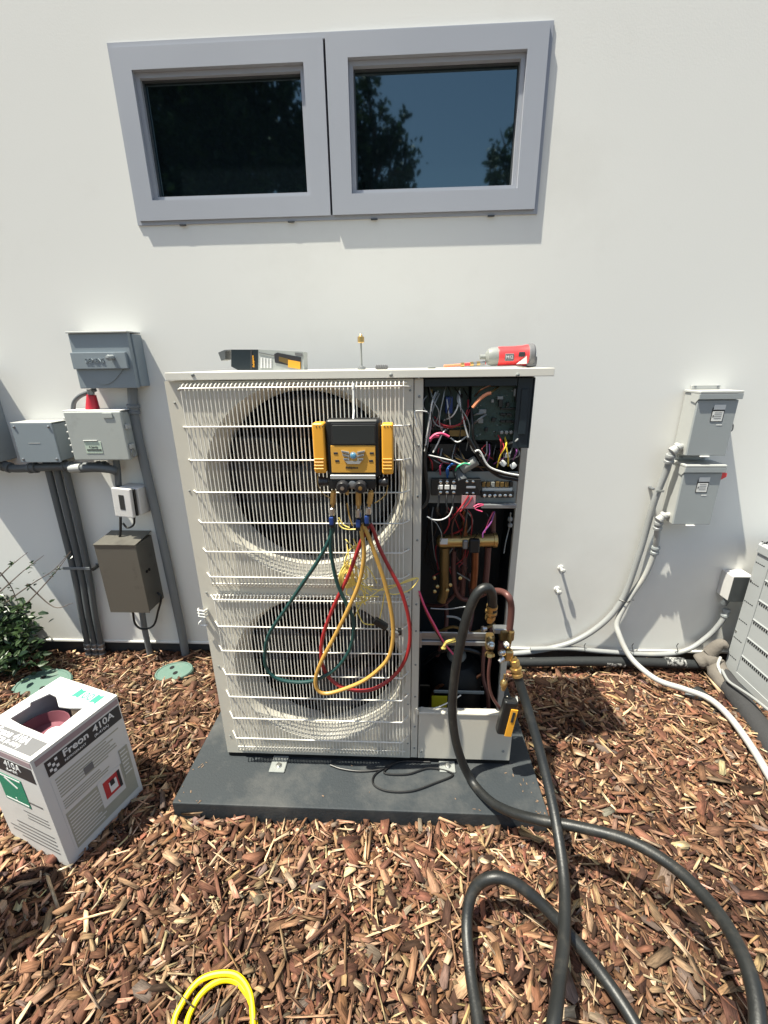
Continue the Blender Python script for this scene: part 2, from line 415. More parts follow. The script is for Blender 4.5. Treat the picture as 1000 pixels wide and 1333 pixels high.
fp.add([(X0, FY, ZB), (XP, FY, ZB), (XP, FY+.03, ZB), (X0, FY+.03, ZB)], [(0, 1, 2, 3)])
panel = fp.build('fan_panel', 'cream', hp, ang=30)
MB().box(XP+.0015, .044, FY+.001, FY+.028, ZB, 1.282, .0015).build('centre_post', 'cream', hp)
for z in (1.24, 1.12, .985, .86, .745, .66, .57, .45, .33, .21, .12): screw((.034, FY+.001, z), hp, .0032, material='galv_dull')
for z in (1.255, 1.17, .70, .655, .30, .14): screw((XP-.008, FY, z), hp, .003, material='galv_dull')
for z in (1.23, 1.0, .69, .43, .15): screw((X0+.018, FY, z), hp, .003, material='galv_dull')
MB().box(X0, X0+.004, FY+.031, -.345, ZB, 1.282).build('side_panel', 'cream', hp)
MB().box(X0+.006, .04, -.375, -.345, ZB, 1.282).build('coil', 'coil', hp)
MB().box(.046, .050, FY+.03, -.36, ZB+.01, 1.278).build('partition', 'interior_dark', hp)
MB().box(.052, X1-.004, -.365, -.355, ZB+.01, 1.278).build('rear_panel', 'navy_steel', hp)
MB().box(X0+.012, .044, FY+.11, -.38, ZB+.002, ZB+.006).build('drain_pan', 'interior_dark', hp)
MB().box(X0, X1, FY+.004, -.345, .0585, ZB-.002, .002).build('base_rail', 'interior_dark', hp)
MB().box(.053, X1-.002, FY+.03, -.368, ZB+.001, ZB+.006).build('floor_pan', 'interior_dark', hp)
# fans
def fan(cz):
    y = FY+.095
    hub = MB().lathe((CX, y-.035, cz), (0, 1, 0), [(0, 0), (.03, .002), (.052, .012), (.055, .02), (.055, .08), (.035, .085), (.035, .16)], 28).build('fan', 'fan_black', hp)
    bl = None
    for j in range(3):
        V = []; F = []; nr, na = 10, 12
        for i in range(nr+1):
            r = .05 + (RI-.012-.05)*i/nr
            for k in range(na+1):
                t = k/na; sweep = R(88)*(.55+.45*i/nr); a = j*2*math.pi/3 + .5*(i/nr)**1.5 + sweep*t
                V.append((CX+r*math.cos(a), y-.028+.075*t+.012*math.sin(t*3.1), cz+r*math.sin(a)))
        for i in range(nr):
            for k in range(na): q = i*(na+1)+k; F.append((q, q+1, q+na+2, q+na+1))
        o = MB().add(V, F).build('fan_blade', 'fan_black', hub)
        md = o.modifiers.new('thick', 'SOLIDIFY'); md.thickness = .004
    for dx in (-.05, .05):
        MB().box(CX+dx-.012, CX+dx+.012, y+.11, y+.12, cz-.29, cz+.28).build('motor_bracket', 'interior_dark', hp)
    MB().cyl((CX, y+.085, cz), (CX, y+.15, cz), .06, 20).build('fan_motor', 'interior_dark', hp)
fan(CT); fan(CBt)
# wire guards, every wire a part sharing one mesh
GX0, GX1 = -.556, .004
def guard(zt, zb, rods):
    n = 54; y = FY-.028; first = None
    pts = spline([(0, FY-.001, zt), (0, FY-.014, zt-.002), (0, y+.003, zt-.010), (0, y, zt-.022)], 3) + [Vector((0, y, (zt+zb)/2))] + spline([(0, y, zb+.022), (0, y+.003, zb+.010), (0, FY-.014, zb+.002), (0, FY-.001, zb)], 3)
    x0, x1 = GX0+.012, GX1-.008
    for i in range(n):
        x = x0+(x1-x0)*i/(n-1)
        if first is None: first = MB().tube([p+Vector((x, 0, 0)) for p in pts], .00135, 5).build('guard_wire', 'cream_wire', hp)
        else: dup_part(first, (x-x0+random.uniform(-.0006, .0006), 0, 0))
    rod = None
    for z in rods:
        if rod is None:
            q = [(GX0-.012, FY+.002, rods[0]-.004), (GX0-.004, FY-.008, rods[0]-.003), (GX0+.012, y-.003, rods[0]), ((GX0+GX1)/2, y-.0034, rods[0]), (GX1-.012, y-.003, rods[0]), (GX1+.004, FY-.008, rods[0]-.002), (GX1+.009, FY+.002, rods[0]-.002)]
            rod = MB().tube(q, .0021, 6).build('guard_rod', 'cream_wire', hp); z0 = z
        else: dup_part(rod, (0, 0, z-z0))
    for z in (zt-.004, zb+.006):
        a = MB().tube([(GX0, FY-.006, z), (GX1, FY-.006, z)], .0022, 6).build('guard_rod', 'cream_wire', hp)
    return rod
guard(1.277, .718, [P(390, v, y=FY-.03).z for v in (504, 555, 599, 641, 681, 719, 752)])
guard(.690, .106, [P(400, v, y=FY-.03).z for v in (782, 817, 849, 880, 909, 937, 963)])
# refrigerant line hook and little hanger on the left edge
hk = MB()
p = P(265, 800, y=FY)
for dz in (-.010, 0, .010): hk.tube([p+Vector((-.012, 0, dz+.01)), p+Vector((-.006, -.016, dz+.014)), p+Vector((.012, -.016, dz+.012)), p+Vector((.014, 0, dz+.008))], .0028, 6)
hk.tube(spline([p+Vector((.010, -.010, -.004)), p+Vector((-.008, -.014, -.018)), p+Vector((-.008, -.012, -.030)), p+Vector((.012, -.010, -.030))], 5), .003, 6)
hk.build('cable_hook', 'wire_white', hp)
# kick panel and crossbar
k0 = P(668, 926, y=FY); 
kp = MB(); kp.box(.046, X1-.002, FY, FY+.004, ZB, .262, .0015); kp.box(.046, X1-.002, FY-.003, FY+.022, .2625, .271, .002); kp.box(X1-.006, X1-.002, FY+.0045, FY+.09, ZB, .262, .0015)
kp.box(.036, .046, FY-.004, FY+.004, .262, .284, .001)
kick = kp.build('kick_panel', 'cream', hp)
for px in (548, 655): screw(P(px, 978, y=FY), kick, .0045, material='galv_dull')
for px in (363, 582):
    p = P(px, 996, z=.06); f = MB().box(p.x-.026, p.x+.026, p.y-.028, p.y+.04, .0585, .064, .002)
    ft = f.build('mounting_foot', 'galv_dull', hp); MB().lathe((p.x+.002, p.y-.006, .064), (0, 0, 1), [(.011, 0), (.011, .002), (.007, .0022), (.007, .008), (0, .0085)], 6).build('bolt', 'steel', ft, ang=20)
# right rear side panel with its front flange
sp = MB(); sp.box(X1-.004, X1, -.555, -.345, ZB, 1.282); sp.box(X1-.020, X1-.0005, -.560, -.5555, ZB+.02, 1.13, .001); sp.box(X1-.020, X1-.018, -.555, -.545, ZB+.02, 1.13)
sp.build('rear_side_panel', 'cream', hp)
MB().box(X1-.0065, X1-.0045, -.545, -.367, ZB+.01, 1.10).build('bay_lining', 'navy_steel', hp)
cb = MB(); yb = FY+.010
a = P(540, 831, y=yb)
for z0, z1, dy in ((a.z-.024, a.z-.009, 0), (a.z-.009, a.z+.008, .006), (a.z+.008, a.z+.022, 0)): cb.box(.030, .262, yb+dy, yb+dy+.006, z0, z1, .0015)
cb.box(.022, .052, yb-.008, yb-.0005, a.z-.027, a.z+.025, .001)
cb.build('valve_crossbar', 'galv', hp)

# ---- control box: sheet tray, boards, terminals
CB = FY+.030
x1b = P(697, 500, y=FY+.004).x
t = MB(); t.box(.047, x1b, FY+.12, FY+.124, P(600, 607, y=CB).z, 1.281)
t.box(x1b-.003, x1b, FY+.006, FY+.119, P(690, 584, y=FY).z, 1.281); t.box(x1b-.040, x1b-.0035, FY+.008, FY+.011, P(690, 584, y=FY).z, 1.281, .001)
t.box(.047, x1b-.041, FY+.008, FY+.011, 1.262, 1.281, .001)
t.box(x1b-.030, x1b-.012, FY+.004, FY+.0078, P(690, 566, y=FY).z, 1.255, .001)
cbx = t.build('control_box', 'navy_steel', hp)
def PB(px, py, y): return P(px, py, y=y)
def plate(name, px0, py0, px1, py1, y, th, material, parent, bev=.001):
    a, c = P((px0+px1)/2, py0, y=y), P((px0+px1)/2, py1, y=y); l, r = P(px0, (py0+py1)/2, y=y), P(px1, (py0+py1)/2, y=y)
    return MB().box(l.x, r.x, y, y+th, c.z, a.z, bev).build(name, material, parent)
pcb = plate('circuit_board', 613, 492, 680, 573, CB, .003, 'pcb', cbx)
pcb2 = plate('circuit_board', 553, 500, 610, 560, CB+.03, .003, 'pcb', cbx)
def comp(px0, py0, px1, py1, h, material, name='component', par=pcb, y0=CB):
    a = P(px0, py0, y=y0-h); c = P(px1, py1, y=y0-h)
    return MB().box(min(a.x, c.x), max(a.x, c.x), y0-h, y0-.0003, c.z, a.z, .0006).build(name, material, par)
for i in range(4): comp(619+i*3, 500, 621+i*3, 503, .006, 'wire_grey', 'pin_header')
for q in ((652, 531, 671, 533), (652, 538, 658, 541), (660, 538, 666, 541), (652, 547, 658, 550), (659, 547, 665, 550), (666, 547, 671, 550)): comp(*q, .008, 'black_plastic', 'chip')
for q in ((641, 544, 645, 549), (632, 557, 635, 562), (650, 520, 654, 530), (660, 524, 663, 529), (672, 505, 675, 522)): comp(*q, .012, 'black_plastic', 'relay')
for q in ((623, 545, 629, 551), (624, 533, 633, 538), (640, 520, 643, 524), (648, 516, 655, 520), (670, 506, 676, 516), (672, 515, 678, 518)): comp(*q, .010, 'wire_grey', 'connector')
for i in range(5): 
    p = P(652+i*6.2, 562, y=CB); MB().lathe((p.x, CB, p.z), (0, -1, 0), [(.0045, 0), (.0045, .012), (0, .0125)], 12).build('capacitor', 'galv', pcb)
for i in range(46):
    px, py = random.uniform(615, 679), random.uniform(494, 571); s = random.uniform(.7, 1.7)
    comp(px, py, px+s, py+s*random.uniform(.6, 1.6), random.uniform(.001, .004), random.choice(['wire_grey', 'black_plastic', 'galv_dull', 'wire_black']), 'component')
for i in range(16):
    px, py = random.uniform(556, 606), random.uniform(505, 555); s = random.uniform(1.5, 4)
    comp(px, py, px+s, py+s*random.uniform(.6, 1.6), random.uniform(.004, .02), random.choice(['wire_grey', 'black_plastic', 'interior_dark', 'brass_dull', 'wire_black']), 'component', pcb2, CB+.03)
comp(581, 517, 589, 538, .03, 'blue_plastic', 'capacitor', pcb2, CB+.03)
comp(585, 560, 607, 568, .02, 'brass_dull', 'transformer', cbx, CB+.02)
# contactor and capacitor zone
for q, h, mt_ in (((560, 578, 590, 610), .05, 'black_plastic'), ((592, 576, 616, 606), .045, 'interior_dark'), ((618, 578, 640, 600), .03, 'interior_dark'), ((646, 586, 674, 606), .03, 'interior_dark')):
    comp(*q, h, mt_, 'contactor', cbx, CB+.06)
p = P(612, 604, y=CB-.005); MB().cyl((p.x-.02, CB, p.z-.015), (p.x+.016, CB-.006, p.z+.010), .0135, 18).build('capacitor', 'galv_dull', cbx)
p = P(598, 616, y=CB-.005); MB().cyl((p.x-.008, CB+.02, p.z+.022), (p.x+.008, CB-.006, p.z-.02), .015, 18).build('capacitor', 'pipe_grey', cbx)
for q in ((660, 592), (668, 606), (655, 603)):
    p = P(*q, y=CB-.01); MB().box(p.x-.008, p.x+.008, p.y-.006, p.y+.006, p.z-.007, p.z+.007, .004, 2, rot=Matrix.Rotation(random.uniform(-.8, .8), 3, 'Y')).build('connector', 'wire_white', cbx)
# terminal tray
tray = plate('terminal_tray', 556, 614, 673, 655, CB+.006, .003, 'galv_dull', hp)
plate('tray_lip', 627, 657, 673, 662, CB-.018, .022, 'galv', tray)
tb = comp(562, 624, 625, 645, .020, 'black_plastic', 'terminal_block', hp, CB+.005)
for i in range(3):
    p = P(573.5+8.6*i, 634, y=CB-.016); MB().box(p.x-.0062, p.x+.0062, p.y-.003, p.y, p.z-.006, p.z+.006, .001).build('terminal_plate', 'label_white', tb)
    for py in (627.5, 641): pp = P(573.5+8.6*i, py, y=CB-.0152); screw(pp, tb, .0042)
p = P(613, 634, y=CB-.016); MB().box(p.x-.012, p.x+.012, p.y-.003, p.y, p.z-.0028, p.z+.0028, .0008).build('terminal_plate', 'label_white', tb)
for px in (608, 616):
    for py in (627, 642): screw(P(px, py, y=CB-.0152), tb, .0035)
ts = comp(627, 640, 669, 648, .014, 'black_plastic', 'terminal_strip', hp, CB+.005)
for i in range(6): screw(P(631+6.7*i, 645, y=CB-.0092), ts, .0042)
comp(628, 635, 667, 639, .006, 'label_white', 'terminal_label', hp, CB+.005)
for i in range(7):
    comp(628+6*i, 627+random.random(), 632+6*i, 634, .012, random.choice(['brass_dull', 'galv_dull', 'black_plastic']), 'fuse', hp, CB+.005)
lab = plate('pink_tag', 601, 645, 619, 662, CB-.022, .0006, 'wire_pink', hp); lab.data.materials[0] = mat('pink_tag', (.42, .25, .26), .6)

def wire(pts, y, material, r=.0016, par=hp, name='wire', k=6):
    q = []
    for i, p in enumerate(pts):
        yy = y if len(p) < 3 else p[2]
        q.append(P(p[0], p[1], y=yy))
    return MB().tube(spline(q, k), r, 6).build(name, material, par)
W = FY+.008
def z4(pts): return [(540+p[0]*.16, 485+p[1]*.16, *p[2:]) for p in pts]      # readings off an enlarged view of the box
def z3(pts): return [(540+p[0]*.16, 570+p[1]*.16, *p[2:]) for p in pts]
wire(z4([(190, 150, CB), (150, 230), (125, 330), (110, 420), (95, 520), (85, 640)]), W, 'wire_grey', .0022)
wire(z4([(170, 160, CB), (140, 250), (130, 330), (115, 430), (80, 640)]), W-.004, 'wire_white', .0018)
wire(z4([(200, 170, CB), (160, 260), (135, 350), (130, 430), (110, 560), (92, 640)]), W, 'wire_grey', .002)
wire(z4([(100, 190, CB), (70, 230), (75, 290), (130, 350), (170, 420), (230, 450)]), W, 'wire_grey', .0016)
wire(z4([(365, 150, CB), (370, 250), (400, 400), (440, 540), (480, 640), (560, 690)]), W, 'wire_white', .002)
wire(z4([(360, 160, CB), (355, 260), (310, 350), (240, 388, CB)]), W, 'wire_white', .0017)
wire(z4([(262, 220, CB), (275, 320), (290, 430, CB)]), W, 'wire_white', .0016)
wire(z4([(160, 360, CB), (220, 420), (310, 435), (380, 405), (430, 300), (435, 220, CB)]), W, 'wire_red', .0017)
wire(z4([(160, 390, CB), (230, 440), (320, 445), (400, 400), (450, 300, CB)]), W+.004, 'wire_red', .0015)
wire(z4([(240, 440, CB), (330, 440), (430, 436, CB)]), W, 'brass_dull', .0014)
wire(z4([(125, 540), (165, 505), (220, 495), (280, 522)]), W-.006, 'wire_pink', .0036)
wire(z4([(120, 560), (150, 525), (200, 520)]), W, 'wire_pink', .003)
wire(z4([(280, 445, CB), (230, 490), (190, 570), (150, 650)]), W-.003, 'wire_white', .0019)
wire(z4([(290, 530, CB), (350, 565), (420, 520, CB)]), W, 'wire_white', .0018)
wire(z4([(490, 190, CB), (540, 140), (610, 108), (650, 110, CB)]), W, 'copper', .002)
wire(z4([(470, 285), (520, 225), (580, 178), (620, 165)]), W-.008, 'wire_orange', .0042)
wire(z4([(560, 190), (620, 160), (680, 118, CB)]), W-.006, 'brass_dull', .0026)
wire(z4([(480, 415, CB), (530, 375), (580, 340, CB)]), W, 'wire_grey', .0026)
wire(z4([(480, 345, CB), (520, 335), (575, 330, CB)]), W, 'wire_grey', .0022)
wire(z4([(460, 300, CB), (470, 420), (480, 540), (520, 620), (560, 700)]), W, 'wire_black', .0034)
wire(z4([(850, 495, CB), (830, 550), (760, 580, CB)]), W, 'wire_grey', .0028)
wire(z4([(735, 525, CB), (745, 590), (700, 670), (668, 770, CB)]), W, 'wire_yellow', .0018)
wire(z4([(735, 530, CB), (745, 600), (760, 690), (760, 760, CB)]), W, 'wire_yellow', .0018)
wire(z4([(680, 510, CB), (700, 560), (700, 640, CB)]), W, 'wire_red', .0018)
wire(z4([(690, 520, CB), (725, 600), (700, 660), (690, 740, CB)]), W, 'wire_red', .0015)
wire(z4([(800, 590, CB), (830, 640), (800, 710, CB)]), W, 'wire_purple', .0018)
wire(z3([(440, 0), (480, 70), (540, 180), (640, 270), (840, 320)]), W-.004, 'wire_black', .0042)
wire(z3([(430, 0), (490, 100), (560, 210), (680, 310), (840, 345)]), W-.002, 'wire_black', .004)
wire(z3([(490, 110), (530, 110), (600, 230), (720, 280), (845, 305)]), W-.009, 'wire_white', .0026)
wire(z3([(110, 140), (200, 160), (300, 185), (380, 215), (450, 205)]), W-.005, 'wire_white', .002)
wire(z3([(330, 270, CB), (350, 235), (400, 208), (450, 215)]), W-.006, 'wire_green', .0022)
wire(z3([(265, 320, CB), (262, 260), (300, 215), (340, 215, CB)]), W, 'blue_wire', .0026)
wire(z3([(275, 300, CB), (272, 250), (290, 230, CB)]), W-.003, 'blue_wire', .0022)
wire(z3([(210, 300, CB), (205, 240), (225, 200, CB)]), W, 'wire_pink', .0022)
wire(z3([(145, 260, CB), (140, 200), (110, 150, CB)]), W, 'wire_red', .002)
for i, (xa, xb) in enumerate(((200, 185), (262, 262), (315, 300))):
    wire(z3([(xa, 440, CB-.01), (xa-5, 520), (xb, 600), (230-20*i, 650, FY+.06)]), W, 'wire_black', .0028)
wire(z3([(100, 640), (150, 665), (220, 665), (280, 630), (310, 560)]), W-.005, 'wire_white', .002)
wire(z3([(90, 60), (85, 200), (95, 330), (110, 440), (100, 520), (60, 570)]), W-.002, 'wire_black', .0045)
wire(z3([(120, 650), (180, 700), (220, 790), (200, 860, FY+.1)]), W+.02, 'wire_grey', .0014)
wire(z3([(440, 470), (400, 530), (340, 610), (280, 680, FY+.1)]), W-.002, 'wire_red', .002)
wire(z3([(470, 480), (430, 540), (370, 600)]), W-.002, 'wire_red', .0018)
wire(z3([(480, 560), (520, 540), (560, 545), (510, 560), (495, 580), (550, 600)]), W-.006, 'wire_pink', .0018)
wire(z3([(650, 600, CB), (620, 690), (560, 770), (555, 810)]), W+.01, 'wire_purple', .002)
wire(z3([(640, 600, CB), (600, 680), (570, 770)]), W+.02, 'wire_pink', .0015)
wire(z3([(780, 610, CB), (770, 720), (740, 850), (725, 940)]), FY+.12, 'wire_grey', .0016)
for py in (660, 710): p = P(540+.16*775, 570+.16*py, y=FY+.12); MB().box(p.x-.006, p.x+.006, p.y-.006, p.y+.004, p.z-.006, p.z+.006, .002).build('wire_clip', 'wire_grey', hp)
# white solid wire bent over the centre post
wire([(556, 536), (549, 535, FY-.006), (540, 536, FY-.008), (541, 545, FY-.010), (543, 556, FY-.012)], FY, 'wire_white', .0016, k=4)

# ---- refrigerant circuit
def z2(pts): return [(540+p[0]*.16, 680+p[1]*.16, *p[2:]) for p in pts]
def pipe(pts, y, material, r, name='copper_pipe', par=hp, rf=None, n=12):
    q = [P(p[0], p[1], y=(y if len(p) < 3 else p[2])) for p in pts]
    return MB().tube(spline(q, 7), r, n, rf=rf).build(name, material, par)
yv = FY+.10
a, c = P(568, 704.5, y=yv), P(649, 703, y=yv)
rv = MB(); dv = (c-a).normalized(); L = (c-a).length
rv.lathe(a, dv, [(0, 0), (.012, .001), (.017, .007), (.0195, .012), (.0195, L-.016), (.0225, L-.015), (.0225, L-.006), (.013, L-.002), (0, L)], 24)
rv = rv.build('reversing_valve', 'brass', hp)
p = P(578, 705, y=yv-.0215); MB().box(p.x-.011, p.x+.011, p.y, p.y+.002, p.z-.009, p.z+.009).build('sticker', 'paper', rv)
p = P(617.5, 710, y=yv-.028); MB().box(p.x-.015, p.x+.015, p.y-.008, p.y+.010, p.z-.022, p.z+.020, .003).build('solenoid_coil', 'black_plastic', rv)
p = P(606, 709, y=yv-.028); MB().box(p.x-.008, p.x+.008, p.y-.004, p.y+.008, p.z-.014, p.z+.014, .003).build('valve_bracket', 'galv', rv)
pipe([(604, 664), (605, 700)], yv, 'copper', .0095)
pipe([(642, 668), (642, 700)], yv+.02, 'copper_maroon', .008)
pipe(z2([(242, 200), (240, 380), (238, 560), (215, 640)]), yv+.01, 'brass_dull', .0150)
pipe(z2([(318, 230), (316, 400), (330, 540), (370, 610), (430, 630)]), yv+.03, 'copper_maroon', .008)
pipe(z2([(405, 200), (400, 400), (385, 600)]), yv+.04, 'copper_maroon', .009)
pipe(z2([(492, 240), (488, 400), (475, 530)]), yv-.005, 'copper', .0105)
pipe(z2([(598, 200), (585, 400), (560, 560), (480, 600)]), yv+.02, 'copper_maroon', .0095)
pipe(z2([(470, 530), (500, 600), (600, 560)]), yv+.01, 'copper_maroon', .009)
pipe(z2([(130, 700), (260, 706), (390, 690), (470, 680)]), FY+.03, 'galv', .0022, 'capillary')
pipe(z2([(260, 765), (340, 775), (400, 820), (440, 900)]), FY+.06, 'wire_grey', .0035, 'capillary')
for q in ((180, 520), (290, 508), (160, 450), (370, 452), (160, 560), (262, 550)):
    p = P(540+.16*q[0], 680+.16*q[1], y=yv-.02); MB().lathe(p, (random.uniform(-.4, .4), -1, .3), [(.003, -.012), (.003, 0), (.0055, 0), (.0055, .006), (.002, .008)], 8).build('service_port', 'brass', hp)
# maroon line from inside out to the right-hand service valve
pipe(z2([(560, 560, FY+.08), (690, 560, FY+.03), (760, 600), (785, 680), (782, 780), (770, 880)]), FY-.005, 'copper_maroon', .0095)
# red and blue leads and yellow tag low in the compartment
wire(z2([(35, 560), (90, 700), (170, 850), (240, 980), (320, 1080)]), FY-.004, 'wire_pink', .0028)
wire(z2([(40, 590), (110, 760), (190, 900), (250, 990)]), FY-.002, 'wire_red', .0028)
wire(z2([(30, 520), (80, 700), (150, 850), (235, 985)]), FY+.006, 'wire_black', .0028)
p = P(579, 839, y=FY-.006)
zt = MB(); zt.tube(spline([p+Vector((-.008, 0, -.012)), p+Vector((-.002, -.006, 0)), p+Vector((.004, -.004, .012)), p+Vector((.03, -.002, .022))], 5), .004, 6); zt.box(p.x-.010, p.x+.004, p.y-.009, p.y+.002, p.z-.014, p.z-.004, .003)
zt.tube([p+Vector((0, -.004, .004)), p+Vector((.045, -.004, .020))], .002, 5); zt.build('cable_tie', 'cord_yellow', hp)
cm = MB().lathe((.185, -.50, ZB+.006), (0, 0, 1), [(.088, 0), (.092, .01), (.092, .17), (.085, .21), (.06, .235), (0, .245)], 32).build('compressor', 'interior_dark', hp)
yl = P(572, 914, y=-.60); MB().box(yl.x-.026, yl.x+.026, -.603, -.6015, yl.z-.026, yl.z+.028).build('warning_label', 'yellow_label', hp)
pipe([(548, 921), (565, 922), (585, 914), (600, 905)], FY+.02, 'wire_white', .0022, 'lead')
# loose harness wires, many dark, some coloured, tied along the bay
rw = random.Random(9)
for i in range(16):
    x0_ = rw.uniform(556, 600); col_ = rw.choice(['wire_black', 'wire_black', 'wire_grey', 'wire_red', 'wire_black', 'brass_dull', 'copper_maroon'])
    wire([(x0_, rw.uniform(576, 590), CB+.02), (x0_+rw.uniform(-6, 12), rw.uniform(592, 600), CB-.012), (x0_+rw.uniform(0, 25), rw.uniform(600, 607), CB-.01), (x0_+rw.uniform(5, 40), rw.uniform(606, 616), CB+.02)], CB-.01, col_, rw.uniform(.0012, .0024))
for i in range(14):
    x0_ = rw.uniform(556, 640); col_ = rw.choice(['wire_black', 'wire_black', 'wire_grey', 'wire_red', 'galv_dull', 'wire_black', 'copper_maroon'])
    wire([(x0_, 660, FY+.06), (x0_+rw.uniform(-14, 14), rw.uniform(675, 690), FY+rw.uniform(.03, .09)), (x0_+rw.uniform(-22, 22), rw.uniform(700, 730), FY+.13), (x0_+rw.uniform(-25, 20), rw.uniform(735, 780), FY+.13)], FY+.05, col_, rw.uniform(.0013, .0028))
for i in range(9):
    x0_ = rw.uniform(618, 676); wire([(x0_, rw.uniform(574, 580), CB), (x0_+rw.uniform(-8, 8), rw.uniform(586, 594), CB-.015), (x0_+rw.uniform(-16, 10), rw.uniform(598, 607), CB+.01)], CB, rw.choice(['wire_black', 'wire_red', 'wire_grey', 'wire_purple', 'wire_yellow']), .0016)
for i in range(7):
    x0_ = rw.uniform(556, 612); wire([(x0_, rw.uniform(497, 506), CB+.02), (x0_+rw.uniform(-6, 10), rw.uniform(515, 530), W), (x0_+rw.uniform(-12, 14), rw.uniform(540, 565), W), (x0_+rw.uniform(-10, 16), rw.uniform(570, 590), CB+.02)], W, rw.choice(['wire_black', 'wire_grey', 'wire_red', 'wire_black']), .0015)
for q_ in ((.115, .30), (.20, .34), (.27, .30)):
    MB().tube(spline([(q_[0], -.52, q_[1]+.05), (q_[0]+.01, -.54, q_[1]+.10), (q_[0]+.03, -.50, q_[1]+.18), (q_[0]+.02, -.46, q_[1]+.30)], 6), .008, 10).build('copper_pipe', 'copper_maroon', hp)
for pts, c_, r_ in (([(.09, -.55, .10), (.10, -.56, .22), (.14, -.57, .27), (.20, -.56, .26), (.27, -.55, .30)], 'copper', .006), ([(.30, -.56, .10), (.29, -.57, .22), (.27, -.56, .30), (.27, -.54, .42)], 'copper_maroon', .007), ([(.07, -.50, .30), (.12, -.54, .38), (.20, -.55, .40), (.29, -.53, .36)], 'wire_black', .008), ([(.08, -.58, .12), (.13, -.60, .17), (.20, -.60, .15), (.28, -.60, .20)], 'wire_grey', .003), ([(.10, -.55, .46), (.16, -.57, .50), (.22, -.56, .47), (.30, -.55, .50)], 'brass_dull', .005), ([(.07, -.52, .55), (.13, -.56, .58), (.18, -.55, .66), (.14, -.53, .78)], 'copper_maroon', .006)):
    MB().tube(spline(pts, 6), r_, 8).build('copper_pipe' if c_[0] == 'c' else 'harness', c_, hp)
MB().box(.10, .27, -.60, -.595, .255, .268, .002).build('compressor_bracket', 'galv_dull', hp)
MB().lathe((.185, -.50, .325), (0, 0, 1), [(.03, 0), (.035, .01), (.03, .03), (0, .034)], 16).build('terminal_cap', 'galv_dull', hp)
# service valves at the crossbar
def fitting(p, ax, prof, material, name, par, n=6): return MB().lathe(p, ax, prof, n).build(name, material, par, ang=20)
v1 = P(638, 838, y=FY-.012)
MB().box(v1.x-.011, v1.x+.013, v1.y-.006, v1.y+.022, v1.z-.022, v1.z+.026, .004).build('service_valve', 'brass_dull', hp)
fitting(v1+Vector((0, -.004, .004)), (0, -1, .2), [(.011, 0), (.011, .012), (.007, .014), (.007, .022), (0, .024)], 'steel', 'valve_cap', hp, 12)
fitting(v1+Vector((0, -.004, -.024)), (0, -.5, -1), [(.009, 0), (.014, .006), (.014, .014), (.006, .018), (0, .018)], 'brass', 'valve_cap', hp)
v2 = P(660, 826, y=FY-.012)
MB().box(v2.x-.018, v2.x+.022, v2.y-.002, v2.y+.03, v2.z-.024, v2.z+.012, .004).build('service_valve', 'brass_dull', hp)
MB().box(v2.x-.036, v2.x+.02, v2.y+.004, v2.y+.03, v2.z-.002, v2.z+.014, .002).build('valve_bracket', 'galv', hp)
pipe([(639, 850), (636, 880), (640, 905), (652, 924)], FY+.01, 'copper_maroon', .0048)
pipe([(655, 835), (654, 848)], FY-.01, 'copper_maroon', .014)
# ------------------------------------------------------------------ black vacuum hoses
def zpipe(pts, r, name, material, par=None, n=14, rf=None, k=8):
    q = [P(p[0], p[1], **{p[2]: p[3]}) if len(p) == 4 else Vector(p) for p in pts]
    return MB().tube(spline(q, k), r, n, rf=rf).build(name, material, par)
hA = thing('vacuum_hose', 'fat black hose arching up from the upper brass fitting and sweeping right across the mulch', 'hose', P(613, 1000, z=.06), 'thick black hoses')
zpipe([(641, 800, 'y', FY-.030), (641, 786, 'y', FY-.034), (640, 772, 'y', FY-.045), (633, 765, 'y', FY-.055), (621, 773, 'y', FY-.06), (609, 800, 'y', FY-.06), (600, 835, 'y', FY-.06), (592, 880, 'y', FY-.06), (589, 930, 'y', FY-.06), (596, 975, 'y', FY-.07),
       (612, 1013, 'z', .09), (635, 1040, 'z', .09), (662, 1056, 'z', .12), (700, 1067, 'z', .16), (755, 1077, 'z', .19), (820, 1095, 'z', .22), (880, 1131, 'z', .24), (930, 1182, 'z', .26), (965, 1240, 'z', .28), (984, 1300, 'z', .28), (985, 1370, 'z', .26), (960, 1480, 'z', .2), (900, 1600, 'z', .1)], .0132, 'hose', 'black_rubber', hA, 16)
def swage(p, ax, par):
    MB().lathe(p, ax, [(.0155, 0), (.0155, .008), (.013, .009), (.013, .018), (.0165, .019), (.0165, .026), (.012, .027), (.012, .034)], 20).build('ferrule', 'brass', par)
    p2 = Vector(p)+Vector(ax).normalized()*.035
    MB().lathe(p2, ax, [(.014, 0), (.014, .014), (.010, .015), (.010, .022)], 6).build('swivel_nut', 'brass', par, ang=20)
swage(P(641, 788, y=FY-.033), (-.05, .1, -1), hA)
p = P(638, 822, y=FY-.02); MB().lathe(p+Vector((-.012, -.004, .012)), (-1, -.3, 0), [(.006, 0), (.006, .006), (.009, .007), (.009, .013), (0, .014)], 10).build('side_port', 'steel', hA)
hB = thing('vacuum_hose', 'fat black hose hanging from the lower brass fitting and looping back in the foreground', 'hose', P(722, 1060, z=.2), 'thick black hoses')
